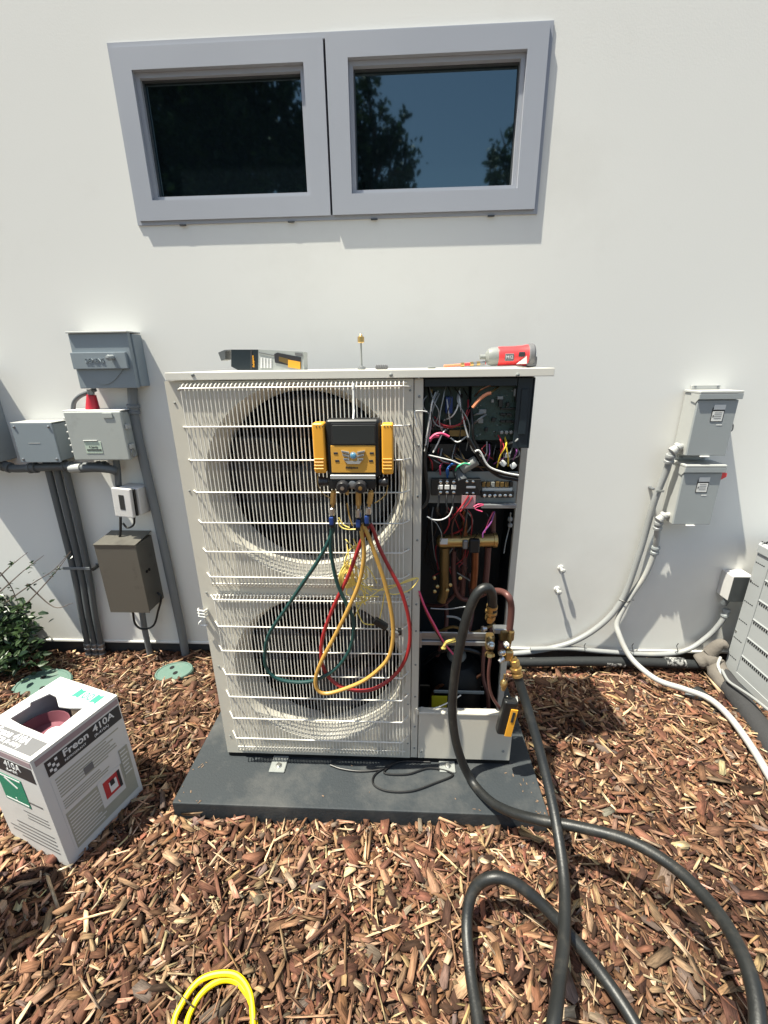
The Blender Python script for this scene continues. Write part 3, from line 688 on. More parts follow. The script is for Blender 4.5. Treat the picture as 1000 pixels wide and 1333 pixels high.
zpipe([(672, 872, 'y', FY-.045), (677, 890, 'y', FY-.055), (688, 925, 'z', .37), (705, 985, 'z', .28), (722, 1060, 'z', .20), (734, 1140, 'z', .155), (735, 1210, 'z', .15), (729, 1270, 'z', .16), (721, 1333, 'z', .18), (708, 1420, 'z', .16), (680, 1480, 'z', .12), (650, 1470, 'z', .08),
       (635, 1400, 'z', .06), (622, 1325, 'z', .05), (612, 1260, 'z', .05), (608, 1200, 'z', .07), (616, 1160, 'z', .11), (638, 1143, 'z', .15), (668, 1148, 'z', .15), (705, 1177, 'z', .12), (745, 1220, 'z', .09), (785, 1270, 'z', .07), (825, 1330, 'z', .06), (860, 1400, 'z', .05), (900, 1500, 'z', .05)], .0132, 'hose', 'black_rubber', hB, 16)
q = P(669, 858, y=FY-.04); q2 = P(674, 880, y=FY-.05)
swage(q2, q-q2, hB)
vv = P(660, 858, y=FY-.035)
MB().box(vv.x-.008, vv.x+.016, vv.y-.008, vv.y+.012, vv.z-.004, vv.z+.030, .004).build('core_valve', 'brass', hB)
for dx, dz, ax in ((-.004, .050, (-.5, -.4, .8)), (-.012, .028, (-1, -.5, .1)), (-.012, .008, (-.8, -.5, -.5))):
    MB().lathe(vv+Vector((dx, -.006, dz)), ax, [(.0085, 0), (.0085, .010), (.0065, .011), (.0065, .017), (0, .018)], 10).build('valve_cap', 'steel', hB)
MB().cyl(vv+Vector((0, .004, .02)), vv+Vector((.006, .01, .085)), .0075, 12).build('valve_neck', 'brass_dull', hB)

# digital probe hanging on the lower fitting
pr = thing('pressure_probe', 'small black and yellow digital probe hanging from the lower brass fitting', 'probe', P(662, 962, y=FY-.05))
c = P(661, 932, y=FY-.05); rt = Matrix.Rotation(R(7), 3, 'Y')
bodyp = MB().box(c.x-.024, c.x+.018, c.y-.014, c.y+.014, c.z-.064, c.z+.062, .009, 3, rot=rt, piv=c).build('body', 'black_plastic', pr)
MB().box(c.x-.001, c.x+.0195, c.y-.0175, c.y-.0143, c.z-.062, c.z+.040, .003, 2, rot=rt, piv=c).build('face_panel', 'yellow_plastic', pr)
MB().box(c.x+.005, c.x+.013, c.y-.0190, c.y-.0174, c.z-.006, c.z+.032, .001, 1, rot=rt, piv=c).build('screen', 'screen', pr)
q = P(656, 890, y=FY-.05)
MB().lathe(q+Vector((0, 0, -.012)), (0, 0, 1), [(.006, -.01), (.008, 0), (.010, .006), (.011, .014), (.008, .022), (.003, .026), (.003, .045)], 14).build('coupling', 'brass', pr)
MB().lathe(P(672, 915, y=FY-.035), (1, -.2, 0), [(.02, -.003), (.02, .003), (.012, .004)], 20).build('magnet_disc', 'silver_paint', pr)

# ------------------------------------------------------------------ digital manifold gauge hanging on the guard
YM = FY-.085
dm = thing('manifold_gauge', 'black and amber digital refrigerant manifold hanging on the upper fan guard', 'manifold gauge', P(461, 636, y=YM))
def px_box(name, px0, py0, px1, py1, y, th, material, par, bev=.003, seg=2):
    l, r = P(px0, (py0+py1)/2, y=y), P(px1, (py0+py1)/2, y=y); a, c = P((px0+px1)/2, py0, y=y), P((px0+px1)/2, py1, y=y)
    return MB().box(l.x, r.x, y, y+th, c.z, a.z, bev, seg).build(name, material, par)
px_box('housing', 424.5, 546, 495.5, 622, YM, .045, 'black_plastic', dm, .010, 3)
px_box('bezel', 431, 551, 490, 579.5, YM-.004, .004, 'knob_dark', dm, .002)
px_box('screen', 433, 553.5, 488, 578, YM-.0052, .0012, 'screen', dm, .0005, 1)
fpn = px_box('face_panel', 431, 580, 489, 615.5, YM-.004, .004, 'yellow_panel', dm, .0025)
px_box('silver_strip', 430, 618.5, 489, 624, YM-.006, .010, 'silver_paint', dm, .001, 1)
px_box('handle', 407.5, 551, 423, 616.5, YM-.006, .040, 'yellow_plastic', dm, .006, 3)
hh = px_box('handle', 497, 552, 512, 618, YM-.006, .040, 'yellow_plastic', dm, .006, 3)
for s in (0, 1):
    for k in range(4): px_box('grip_rib', 409+89*s, 597+4.2*k, 421.5+89*s, 599+4.2*k, YM-.0075, .002, 'yellow_plastic', dm, .0008, 1)
    for k in range(3): px_box('screw_hole', 411+89*s+4*k, 554.5, 412.4+89*s+4*k, 556.2, YM-.0068, .001, 'black_plastic', dm, .0003, 1)
hk = MB()
p = P(460, 546, y=YM+.02)
hk.tube([p, p+Vector((0, .02, .02)), P(460, 504, y=FY-.036)], .0025, 6); hk.tube(spline([P(460, 506, y=FY-.038), P(460, 500, y=FY-.034), P(461, 504, y=FY-.02)], 4), .0025, 6)
hk.build('hanging_hook', 'wire_white', dm)
# winged key pad
ctr = P(460, 593, y=YM-.0045)
MB().lathe(ctr, (0, -1, 0), [(.0065, 0), (.0065, .003), (.005, .0045), (0, .005)], 20).build('round_key', 'blue_plastic', dm).data.materials[0] = mat('blue_key', (.10, .28, .42), .3)
MB().lathe(ctr, (0, -1, 0), [(.0090, 0), (.0090, .0015), (.0068, .002), (.0068, 0)], 24).build('key_ring', 'silver_paint', dm)
for s in (-1, 1):
    for k, (ln, dz) in enumerate(((.019, .0075), (.017, -.0005), (.015, -.008))):
        base = ctr + Vector((s*.0095, 0, dz-.001)); tip = base + Vector((s*(ln-.002), 0, .0035 if k < 2 else .001))
        MB().prism([base+Vector((0, 0, -.0027)), tip+Vector((0, 0, -.0027)), tip+Vector((s*.0015, 0, .0025)), base+Vector((0, 0, .0027))], (0, -.0028, 0)).build('key', 'silver_paint', dm)
        MB().prism([base+Vector((s*.003, -.003, -.0012)), tip+Vector((-s*.001, -.003, -.0012)), tip+Vector((-s*.001, -.003, .0012)), base+Vector((s*.003, -.003, .0012))], (0, -.0004, 0)).build('key_print', 'print_grey', dm)
q = ctr+Vector((0, 0, -.0155)); MB().prism([q+Vector((-.020, 0, .003)), q+Vector((.020, 0, .003)), q+Vector((.014, 0, -.004)), q+Vector((-.014, 0, -.004))], (0, -.003, 0)).build('key', 'silver_paint', dm)
for px, py in ((437, 590), (439, 600), (484, 590), (483, 600)): px_box('key_print', px-2.6, py-1.3, px+2.6, py+1.3, YM-.0048, .001, 'print_black', dm, .0002, 1)
text('Fieldpiece', .0075, P(450, 610, y=YM-.0045), (1, 0, 0), (0, 0, 1), 'label_ink', dm, bold=.0002)
# valve block with two knobs
px_box('valve_block', 428, 625, 489, 637, YM-.002, .030, 'black_plastic', dm, .003)
for px, m_ in ((447, 'steel'), (470, 'brass')):
    p = P(px, 632, y=YM-.003)
    MB().lathe(p, (0, -1, -.1), [(.013, 0), (.0155, .003), (.0155, .014), (.013, .018), (.006, .0185)], 12).build('knob', 'knob_dark', dm)
    MB().lathe(p, (0, -1, -.1), [(.0048, .0185), (.0048, .0205), (0, .021)], 12).build('knob_centre', m_, dm)
p = P(459, 631, y=YM-.003); MB().lathe(p, (0, -1, 0), [(.010, 0), (.010, .002), (.008, .003), (0, .003)], 20).build('sight_glass', 'galv', dm)
for s, px in ((-1, 421), (1, 500)):
    p = P(px, 627, y=YM+.012)
    MB().cyl(p-Vector((s*.012, 0, 0)), p+Vector((s*.010, 0, 0)), .010, 14, .013).build('side_knob', 'knob_dark', dm)
for px in (434.5, 452, 466.5, 483):
    p = P(px, 638, y=YM+.010)
    MB().lathe(p, (0, -.05, -1), [(.0045, 0), (.0045, .010), (.003, .012)] if px == 452 else [(.0055, 0), (.0055, .008), (.0035, .0085)], 12).build('port', 'brass', dm)
# ball-valve hose ends: brass nut, chrome ball body, blue lever
def hose_end(par, px, py, px2, py2):
    a, c = P(px, py, y=YM+.006), P(px2, py2, y=YM+.006); d = (c-a).normalized(); L = (c-a).length
    MB().lathe(a, d, [(.0075, 0), (.0075, L*.36), (.0045, L*.38), (.0045, L*.48)], 6).build('brass_nut', 'brass', par, ang=20)
    MB().lathe(a+d*L*.45, d, [(.0045, 0), (.0082, .003), (.0082, L*.22), (.005, L*.26)], 16).build('ball_valve', 'steel', par)
    MB().box(-.0045, .0045, -.018, -.004, -L*.22, 0, .002, 1).v
    b = MB().cyl(a+d*L*.72, c+d*.004, .0072, 12); b.build('crimp', 'black_plastic', par)
    e = a+d*L*.82; MB().box(e.x-.0055, e.x+.0055, e.y-.016, e.y-.006, e.z-.010, e.z+.010, .003, 2).build('lever', 'blue_plastic', par)
YH = YM+.006
def zh(pts): return [(400+p[0]*.18, 680+p[1]*.18) for p in pts]
def hose(name, label, mtl, pts, r, ends, grp='slim charging hoses'):
    t = thing(name, label, 'hose', P(pts[len(pts)//2][0], pts[len(pts)//2][1], y=YH), grp)
    q = []
    for i, p in enumerate(pts):
        yy = p[2] if len(p) > 2 else YH
        q.append(P(p[0], p[1], y=yy))
    MB().tube(spline(q, 7), r, 10).build('hose', mtl, t)
    hose_end(t, *ends); return t
gl = [(200+.36*a, 680+.36*c) for a, c in ((652, -2), (645, 40), (600, 130), (540, 220), (480, 310), (420, 400), (403, 470), (410, 530), (450, 566), (520, 578), (585, 570), (650, 536), (695, 485), (718, 430), (722, 355), (700, 300), (668, 230), (650, 160), (640, 90), (645, 20))]
hose('charging_hose', 'dark green slim hose looping widest to the left below the gauge', 'hose_green', [(a, c, YH+.006) for a, c in gl], .0053, (434, 640, 432, 684))
hose('charging_hose', 'amber yellow slim hose in a long narrow loop below the gauge', 'hose_yellow', [(467, 686)]+zh([(385, 40), (402, 130), (410, 250), (375, 440), (290, 640), (195, 830), (110, 990), (62, 1120), (72, 1205), (130, 1238), (240, 1215), (400, 1150), (520, 1060), (595, 960), (622, 800), (600, 600), (550, 400), (480, 200), (435, 80), (400, 10)]), .0055, (466.5, 640, 467, 688))
hose('charging_hose', 'dark red slim hose looping widest to the right below the gauge', 'hose_red', [(a, c, YH+.012) for a, c in [(479, 684)]+zh([(425, 70), (385, 150), (300, 380), (195, 600), (120, 800), (100, 950), (130, 1080), (220, 1175), (350, 1215), (480, 1205), (600, 1135), (690, 1030), (740, 880), (735, 700), (680, 500), (600, 340), (525, 190), (480, 60), (455, 10)])], .0053, (483, 640, 477, 682))

for pts, c_ in (([(414, 617), (414, 630), (420, 642), (431, 649)], 'brass_dull'), ([(505, 632), (503, 642), (496, 650), (488, 655)], 'brass_dull'), ([(452, 655), (455, 672), (459, 684)], 'hose_yellow'), ([(440, 678), (444, 686), (452, 689), (463, 689)], 'cord_yellow'), ([(441, 674), (447, 683), (455, 687)], 'cord_yellow')):
    MB().tube(spline([P(a_, c2, y=YM-.004) for a_, c2 in pts], 6), .0013 if c_ == 'brass_dull' else .0019, 6).build('sensor_lead', c_, dm)
# thin yellow thermocouple cord, bundled, with its pipe clamp
tc_ = thing('clamp_probe', 'thin yellow cord bundled over the fan guard with a black and grey pipe clamp', 'clamp probe', P(505, 815, y=FY-.05))
rr = random.Random(3)
yc = FY-.04
for i in range(13):
    x, y = 449+rr.uniform(-4, 3), 748+rr.uniform(-3, 3)
    MB().tube(spline([P(x+rr.uniform(0, 8), 732+rr.uniform(-3, 8), y=yc), P(x-4, y, y=yc-.01), P(x, 762+rr.uniform(-3, 3), y=yc-.006), P(x+10, 757+rr.uniform(-4, 4), y=yc-.01), P(x+5, 736+rr.uniform(-4, 4), y=yc-.004)], 6), .0017, 5).build('cord_loop', 'cord_yellow', tc_)
for pts in ([(370, 150), (300, 210), (270, 290), (260, 400), (330, 440), (460, 480)], [(400, 310), (440, 330), (480, 390), (505, 440)], [(330, 420), (420, 470), (540, 490), (640, 460), (720, 420), (790, 402), (800, 420), (740, 490), (640, 520), (590, 515)],
            [(355, 590), (370, 660), (410, 730), (485, 740)], [(560, 510), (545, 600), (525, 695)], [(350, 580), (420, 570), (470, 530), (560, 470), (690, 440), (790, 405)], [(340, 430), (400, 455), (470, 500), (430, 470), (480, 460)], [(430, 560), (380, 590), (350, 585)]):
    MB().tube(spline([P(*q, y=yc-.004) for q in zh(pts)], 6), .0017, 5).build('cord', 'cord_yellow', tc_)
for i in range(9):
    a_, b_ = rr.uniform(446, 470), rr.uniform(700, 745)
    MB().tube(spline([P(a_, b_, y=yc), P(a_+rr.uniform(-8, 16), b_+rr.uniform(10, 25), y=yc-.012), P(a_+rr.uniform(-5, 30), b_+rr.uniform(25, 50), y=yc-.005), P(a_+rr.uniform(-2, 40), b_+rr.uniform(35, 75), y=yc-.01)], 6), .0016, 5).build('cord', 'cord_yellow', tc_)
e = P(497, 812, y=FY-.05); rt = Matrix.Rotation(R(35), 3, 'Y')
MB().box(e.x-.024, e.x+.018, e.y-.010, e.y+.010, e.z-.008, e.z+.008, .003, 2, rot=rt).build('clamp_grip', 'black_plastic', tc_)
e2 = P(513, 824, y=FY-.05)
MB().box(e2.x-.014, e2.x+.014, e2.y-.009, e2.y+.009, e2.z-.009, e2.z+.009, .003, 2, rot=Matrix.Rotation(R(15), 3, 'Y')).build('clamp_jaw', 'galv', tc_)
MB().box(e2.x+.010, e2.x+.022, e2.y-.007, e2.y+.007, e2.z-.004, e2.z+.014, .003, 2).build('clamp_jaw', 'black_plastic', tc_)

# thin black cord lying in loops on the pad
MB().tube(spline([P(x, y, z=.0625) for x, y in ((430, 996), (445, 1001), (470, 1004), (498, 1001), (520, 991), (500, 1000), (487, 1010), (487, 1022), (505, 1030), (535, 1030), (565, 1020), (590, 1008), (560, 1000), (530, 1008), (500, 1006), (520, 992), (560, 992))], 6), .003, 8).build('pad_cord', 'wire_black')
tag(bpy.data.objects['pad_cord'], 'thin black cord lying in loops on the dark slab before the unit', 'cord')

# ------------------------------------------------------------------ things on the lid
ZT_ = ZL+.019
# carton printed with a probe thermometer
by = -.655
bt = thing('tool_carton', 'small opened black and grey product carton lying on the lid', 'carton', P(345, 482, y=by))
def Pb(px, py): return P(px, py, y=by)
def flat(pts, th, name, mtl, par, yoff=0): return MB().prism([P(a, c, y=by+yoff) for a, c in pts], (0, th, 0)).build(name, mtl, par)
d = .045
flat([(301, 455), (336, 455), (336, 482), (310, 482), (301, 477)], d, 'sleeve', 'navy_steel', bt)
flat([(336, 455), (395, 458), (396, 481.5), (336, 482)], d, 'carton_body', 'box_pale', bt, .0005)
flat([(284, 459), (292, 455.5), (301, 455), (301, 456), (293, 457), (293, 468), (288, 469.5)], .04, 'end_flap', 'pipe_grey', bt, .003)
flat([(326, 456), (328, 456), (328, 481), (326, 481)], .0006, 'print', 'label_ink', bt, -.0007)
text('Fieldpiece', .007, P(331.6, 478, y=by-.0008), (0, 0, 1), (-1, 0, 0), 'yellow_plastic', bt, bold=.0002)
flat([(357, 461), (361, 459), (392, 465), (392, 480), (373, 475), (358, 472)], .0006, 'print', 'print_black', bt, -.0007)
flat([(363, 464), (375, 467), (375, 474), (363, 470)], .0006, 'print', 'brass_dull', bt, -.0015)
flat([(375, 468), (391, 471), (391, 480.5), (375, 478)], .0006, 'print', 'yellow_plastic', bt, -.0015)
flat([(337, 458.5), (357, 462.5), (357, 463.5), (337, 459.5)], .0006, 'print', 'print_grey', bt, -.0007)
for i in range(4): flat([(339+4*i, 465+i*.5), (341.5+4*i, 465+i*.5), (341.5+4*i, 479), (339+4*i, 479)], .0006, 'print', 'print_white', bt, -.0007)
flat([(384, 459), (394, 460), (394, 464), (384, 462)], .0006, 'print', 'print_grey', bt, -.0007)
# brass-capped stem
p = P(471, 481, y=-.62); st = thing('brass_stem', 'thin upright steel stem with a brass cap standing on the lid', 'valve stem', (p.x, p.y, ZT_))
tp = P(471, 442, y=-.62)
MB().lathe((p.x, p.y, ZT_), (0, 0, 1), [(.010, 0), (.010, .007), (.004, .009), (.0022, .010)], 12).build('base_nut', 'galv', st)
MB().cyl((p.x, p.y, ZT_+.009), (p.x, p.y, tp.z-.006), .0022, 8).build('stem', 'galv_dull', st)
MB().lathe((p.x, p.y, tp.z-.008), (0, 0, 1), [(.006, 0), (.0085, .002), (.0085, .014), (.005, .016), (.002, .021), (0, .022)], 12).build('brass_cap', 'brass', st)
p = P(497, 477, y=-.66); kn = MB().box(p.x-.016, p.x+.016, p.y-.008, p.y+.008, ZT_+.0002, ZT_+.011, .0045, 2)
for k in range(5): kn.box(p.x-.013+.0055*k, p.x-.011+.0055*k, p.y-.0085, p.y+.0085, ZT_+.001, ZT_+.0115, .0008)
tag(kn.build('rubber_knob', 'print_grey'), 'small dark grey ribbed rubber piece lying on the lid beside the brass-capped stem', 'rubber piece')
p = P(561, 478, y=-.62); tag(MB().box(p.x-.008, p.x+.012, p.y-.003, p.y+.003, ZT_+.0002, ZT_+.005, .001, rot=Matrix.Rotation(.3, 3, 'Z')).build('metal_clip', 'galv_dull'), 'tiny grey metal clip on the lid between rubber piece and red driver', 'clip')
# orange handled valve tool
vt = thing('valve_tool', 'slim orange handled tool with brass joints lying on the lid left of the red driver', 'valve tool', P(605, 478, y=-.62))
a, c = P(578, 476.5, y=-.62), P(632, 473, y=-.60); a.z = ZT_+.006; c.z = ZT_+.012
def on(t): return a+(c-a)*t
MB().cyl(on(0), on(.45), .0032, 10).build('handle', 'wire_orange', vt)
MB().cyl(on(.45), on(1.0), .0038, 10).build('shaft', 'tool_red', vt)
for t_ in (.40, .62, .78): MB().cyl(on(t_), on(t_+.08), .0055, 8).build('collar', 'brass', vt)
MB().cyl(on(.68), on(.98), .0050, 8).build('socket', 'galv', vt)
# red impact driver lying down
dr = thing('impact_driver', 'red cordless impact driver with grey nose lying on the right end of the lid', 'power tool', P(668, 476, y=-.60))
yd = -.60
a, c = P(632, 464.5, y=yd), P(692, 462.5, y=yd); ax = (c-a).normalized(); L = (c-a).length
a.z = max(a.z, ZT_+.020)
MB().lathe(a, ax, [(.006, -.014), (.006, 0), (.010, 0), (.019, .006), (.0225, .016), (.0225, .030)], 24).build('nose', 'galv_dull', dr)
MB().lathe(a+ax*.0302, ax, [(.0225, 0), (.0235, .004), (.0235, .045), (.0245, L-.055), (.0265, L-.042)], 24).build('motor_housing', 'tool_red', dr)
MB().lathe(a+ax*(L-.0115), ax, [(.0265, 0), (.0290, .003), (.0290, .012), (.026, .016), (0, .018)], 24).build('end_cap', 'print_grey', dr)
e = a+ax*.056; MB().box(e.x-.011, e.x+.011, e.y-.0252, e.y-.0225, e.z-.012, e.z+.006, .001).build('nameplate', 'print_grey', dr)
text('M12', .010, (e.x-.009, e.y-.0255, e.z-.006), (1, 0, 0), (0, 0, 1), 'print_white', dr)
e = a+ax*.086; MB().box(e.x-.008, e.x+.008, e.y-.0268, e.y-.0235, e.z-.003, e.z+.009, .002).build('logo_print', 'print_black', dr)
MB().box(c.x-.016, c.x+.012, yd-.02, yd+.10, ZT_+.001, ZT_+.028, .008, 2).build('handle_and_battery', 'print_grey', dr)
MB().prism([a+ax*.075+Vector((0, -.027, -.020)), a+ax*.098+Vector((0, -.027, -.001)), a+ax*.100+Vector((0, -.027, -.020))], (0, .01, 0)).build('grip_flash', 'paper', dr)

# ------------------------------------------------------------------ refrigerant carton in the mulch
bo = Vector((-.922, -1.023, .004)); ang = 1.27; bw, bh = .241, .388
bc = thing('refrigerant_carton', 'white cardboard refrigerant carton with a torn open top sitting in the mulch at the left', 'carton', bo)
u = Vector((math.cos(ang), math.sin(ang), 0)); v = Vector((-math.sin(ang), math.cos(ang), 0)); k = Vector((-.012, 0, 1)).normalized()
u = (u + Vector((0, 0, -.012))).normalized()
def B(a, c, h): return bo + u*a*bw + v*c*bw + k*h*bh
def face(q, off, name, mtl, th=.0005): return MB().prism([p+off for p in q], off.normalized()*th).build(name, mtl, bc)
th = .004
MB().prism([B(0, 0, 0), B(1, 0, 0), B(1, 0, 1), B(0, 0, 1)], v*th).build('side_panel', 'card_white', bc)
MB().prism([B(0, .017, 0), B(0, 1, 0), B(0, 1, 1), B(0, .017, 1)], u*th).build('side_panel', 'card_white', bc)
MB().prism([B(1, .017, 0), B(1, 1, 0), B(1, 1, 1), B(1, .017, 1)], -u*th).build('side_panel', 'card_white', bc)
MB().prism([B(.017, 1, 0), B(.983, 1, 0), B(.983, 1, 1), B(.017, 1, 1)], -v*th).build('side_panel', 'card_white', bc)
MB().prism([B(.017, .017, 0), B(.983, .017, 0), B(.983, .983, 0), B(.017, .983, 0)], k*th).build('base', 'card_tan', bc)
# top with the irregular hand hole: outer square and inner outline
inner = [(.285, .16), (.71, .19), (.66, .34), (.63, .49), (.735, .69), (.745, .82), (.56, .885), (.52, .825), (.31, .835), (.29, .60)]
outer = []
for (a, c) in inner:
    dx, dy = a-.5, c-.5; t = .5/max(abs(dx), abs(dy)); outer.append((.5+dx*t, .5+dy*t))
# add the square's corners
ring = []
allang = []
N = 48
def ray(poly, th_):
    d = Vector((math.cos(th_), math.sin(th_))); best = None
    for i in range(len(poly)):
        p, q = Vector(poly[i]), Vector(poly[(i+1) % len(poly)]); e = q-p; o_ = Vector((.48, .5)); den = d.x*e.y-d.y*e.x
        if abs(den) < 1e-9: continue
        t = ((p.x-o_.x)*e.y-(p.y-o_.y)*e.x)/den; s_ = ((p.x-o_.x)*d.y-(p.y-o_.y)*d.x)/den
        if t > 0 and -1e-6 <= s_ <= 1+1e-6 and (best is None or t < best): best = t
    return (o_+d*best)
sq = [(-.004, -.004), (1.004, -.004), (1.004, 1.004), (-.004, 1.004)]
angs = sorted([2*math.pi*i/N for i in range(N)] + [math.atan2(q[1]-.5, q[0]-.48) % (2*math.pi) for q in sq+inner])
V = []; F = []
for a_ in angs:
    o1, i1 = ray(sq, a_), ray(inner, a_); V += [B(o1.x, o1.y, 1)+k*.0005, B(i1.x, i1.y, 1)+k*.0005, B(i1.x, i1.y, 1)+k*.0045, B(o1.x, o1.y, 1)+k*.0045]
n_ = len(angs)
for i in range(n_):
    j = (i+1) % n_
    for s_ in range(4): F.append((4*i+s_, 4*j+s_, 4*j+(s_+1) % 4, 4*i+(s_+1) % 4))
MB().add(V, F).build('top_flaps', 'card_white', bc)
MB().prism([B(.30, .18, 1.000), B(.55, .18, 1.00), B(.52, .30, .93), B(.38, .34, .92)], k*.003).build('torn_flap', 'card_white', bc)
MB().prism([B(.715, .20, 1.0), B(.665, .34, 1.0), B(.66, .36, .90), B(.71, .22, .90)], u*.003).build('torn_flap', 'card_tan', bc)
tank = thing('refrigerant_cylinder', 'dusky pink refrigerant cylinder showing through the hole of the white carton', 'gas cylinder', B(.5, .5, .0))
MB().lathe(B(.5, .5, -.05), k, [(.09, .03), (.11, .04), (.112, .05), (.112, .24), (.105, .28), (.08, .31), (.04, .325), (0, .328)], 36).build('tank', 'tank_pink', tank)
MB().lathe(B(.45, .62, -.03), k, [(.05, .30), (.066, .32), (.07, .352), (.067, .353), (.06, .32)], 24).build('collar', 'tank_pink', tank)
MB().lathe(B(.46, .42, -.03), k, [(.012, .31), (.012, .345), (.02, .346), (.02, .356), (0, .357)], 12).build('valve', 'label_white', tank)
# printing: right hand face (along u)
nr = -v; 
def fr(a0, a1, h0, h1, name, mtl, off=.0003, sh=0): 
    return face([B(a0, 0, h0), B(a1, 0, h0), B(a1, 0, h1), B(a0, 0, h1)], nr*off, name, mtl)
def fl(c0, c1, h0, h1, name, mtl, off=.0003): return face([B(0, c1, h0), B(0, c0, h0), B(0, c0, h1), B(0, c1, h1)], -u*off, name, mtl)
fr(.10, .985, .80, .925, 'print_band', 'print_black'); fr(.03, .99, .940, .985, 'print_band', 'print_mauve')
text('Freon', .030, B(.28, 0, .862)+nr*.0012, u, k, 'print_white', bc, bold=.0006, sx=1.0)
text('410A', .030, B(.63, 0, .862)+nr*.0012, u, k, 'print_white', bc, bold=.0003, sx=1.0)
text('REFRIGERANT', .0095, B(.28, 0, .822)+nr*.0012, u, k, 'print_white', bc); text('(R-410A)', .0120, B(.63, 0, .822)+nr*.0012, u, k, 'print_white', bc)
for (a0, h0) in ((.14, .83), (.175, .855), (.21, .83), (.175, .81), (.14, .88), (.21, .885)): fr(a0-.014, a0+.014, h0, h0+.022, 'emblem', 'print_white', .0012)
rl = random.Random(5)
def lines(f, a0, a1, h0, h1, n, mtl='print_khaki', off=.0003, thk=.45):
    for i in range(n):
        hh_ = h1-(h1-h0)*(i+.5)/n; t_ = (h1-h0)/n*thk
        f(a0, a0+(a1-a0)*rl.uniform(.72, 1), hh_-t_/2, hh_+t_/2, 'fine_print', mtl, off)
fr(.10, .95, .095, .772, 'print_panel', 'card_white', .0002)
fr(.125, .95, .10, .44, 'print_panel', 'print_khaki', .0008)
lines(fr, .14, .52, .12, .42, 10, 'card_white', .0014, .3); fr(.50, .80, .20, .45, 'print_panel', 'card_white', .0016)
lines(fr, .14, .93, .58, .76, 7, 'print_khaki', .0009); lines(fr, .14, .70, .47, .56, 4, 'print_khaki', .0009)
fr(.83, .95, .28, .56, 'print_panel', 'print_khaki', .0018); lines(fr, .84, .94, .30, .55, 7, 'card_white', .0024, .3)
fr(.42, .53, .60, .66, 'emblem', 'print_grey', .0014)
fr(.555, .775, .255, .415, 'warning_label', 'print_red', .0022); fr(.62, .72, .28, .375, 'warning_label', 'print_white', .0028); fr(.635, .69, .335, .385, 'warning_label', 'print_black', .0034)
fr(.74, .775, .255, .415, 'warning_label', 'print_black', .0030)
# left face
fl(.04, .985, .80, .925, 'print_band', 'print_black'); fl(.02, .99, .940, .985, 'print_band', 'print_mauve')
text('410A', .030, B(0, .50, .862)-u*.0012, -v, k, 'print_white', bc, bold=.0003); text('Freon', .030, B(0, .93, .862)-u*.0012, -v, k, 'print_white', bc, bold=.0006)
text('(R-410A)', .0120, B(0, .50, .822)-u*.0012, -v, k, 'print_white', bc)
fl(.32, .74, .50, .76, 'hazard_label', 'print_green', .0006); fl(.34, .72, .512, .524, 'hazard_label', 'print_white', .0012); fl(.34, .72, .738, .750, 'hazard_label', 'print_white', .0012)
MB().prism([B(0, .62, .725)-u*.0013, B(0, .44, .660)-u*.0013, B(0, .42, .672)-u*.0013, B(0, .60, .738)-u*.0013], -u*.0005).build('hazard_label', 'print_white', bc)
text('2', .014, B(0, .55, .53)-u*.0013, -v, k, 'print_white', bc)
lines(fl, .10, .90, .10, .30, 5, 'print_grey', .0006, .28); lines(fl, .10, .50, .36, .46, 3, 'print_grey', .0006, .25); fl(.10, .34, .56, .575, 'fine_print', 'print_grey', .0006)
# top
def ft(a0, a1, c0, c1, name, mtl, off=.0048): return face([B(a0, c0, 1), B(a1, c0, 1), B(a1, c1, 1), B(a0, c1, 1)], k*off, name, mtl)
# the band lies along the front left edge
ft(.04, .215, .055, .985, 'print_band', 'print_grey')
text('Freon 410A', .027, B(.125, .80, 1)+k*.0056, -v, u, 'print_white', bc, bold=.0008); text('FOR (R-410A)', .015, B(.065, .66, 1)+k*.0056, -v, u, 'print_white', bc, bold=.0003)
for i in range(6): ft(.93-.022*i, .935-.022*i, .60, .88, 'fine_print', 'print_khaki')
def emb(q): MB().prism([B(a_, c_, 1)+k*.0048 for a_, c_ in q], k*.0005).build('emblem', 'print_teal', bc)
for c0 in (.12, .42): emb([(.80, c0), (.82, c0+.05), (.80, c0+.10), (.94, c0+.10), (.92, c0+.05), (.94, c0)])
for c0 in (.235, .32):
    N2 = 18; rr_ = [(.87+.052*math.cos(2*math.pi*i/N2), c0+.04+.036*math.sin(2*math.pi*i/N2)) for i in range(N2)]; ri_ = [(.87+.036*math.cos(2*math.pi*i/N2), c0+.04+.022*math.sin(2*math.pi*i/N2)) for i in range(N2)]
    for i in range(0, N2, 3):
        ii = [(i+j_) % N2 for j_ in range(4)]; emb([rr_[a_] for a_ in ii]+[ri_[a_] for a_ in ii[::-1]])

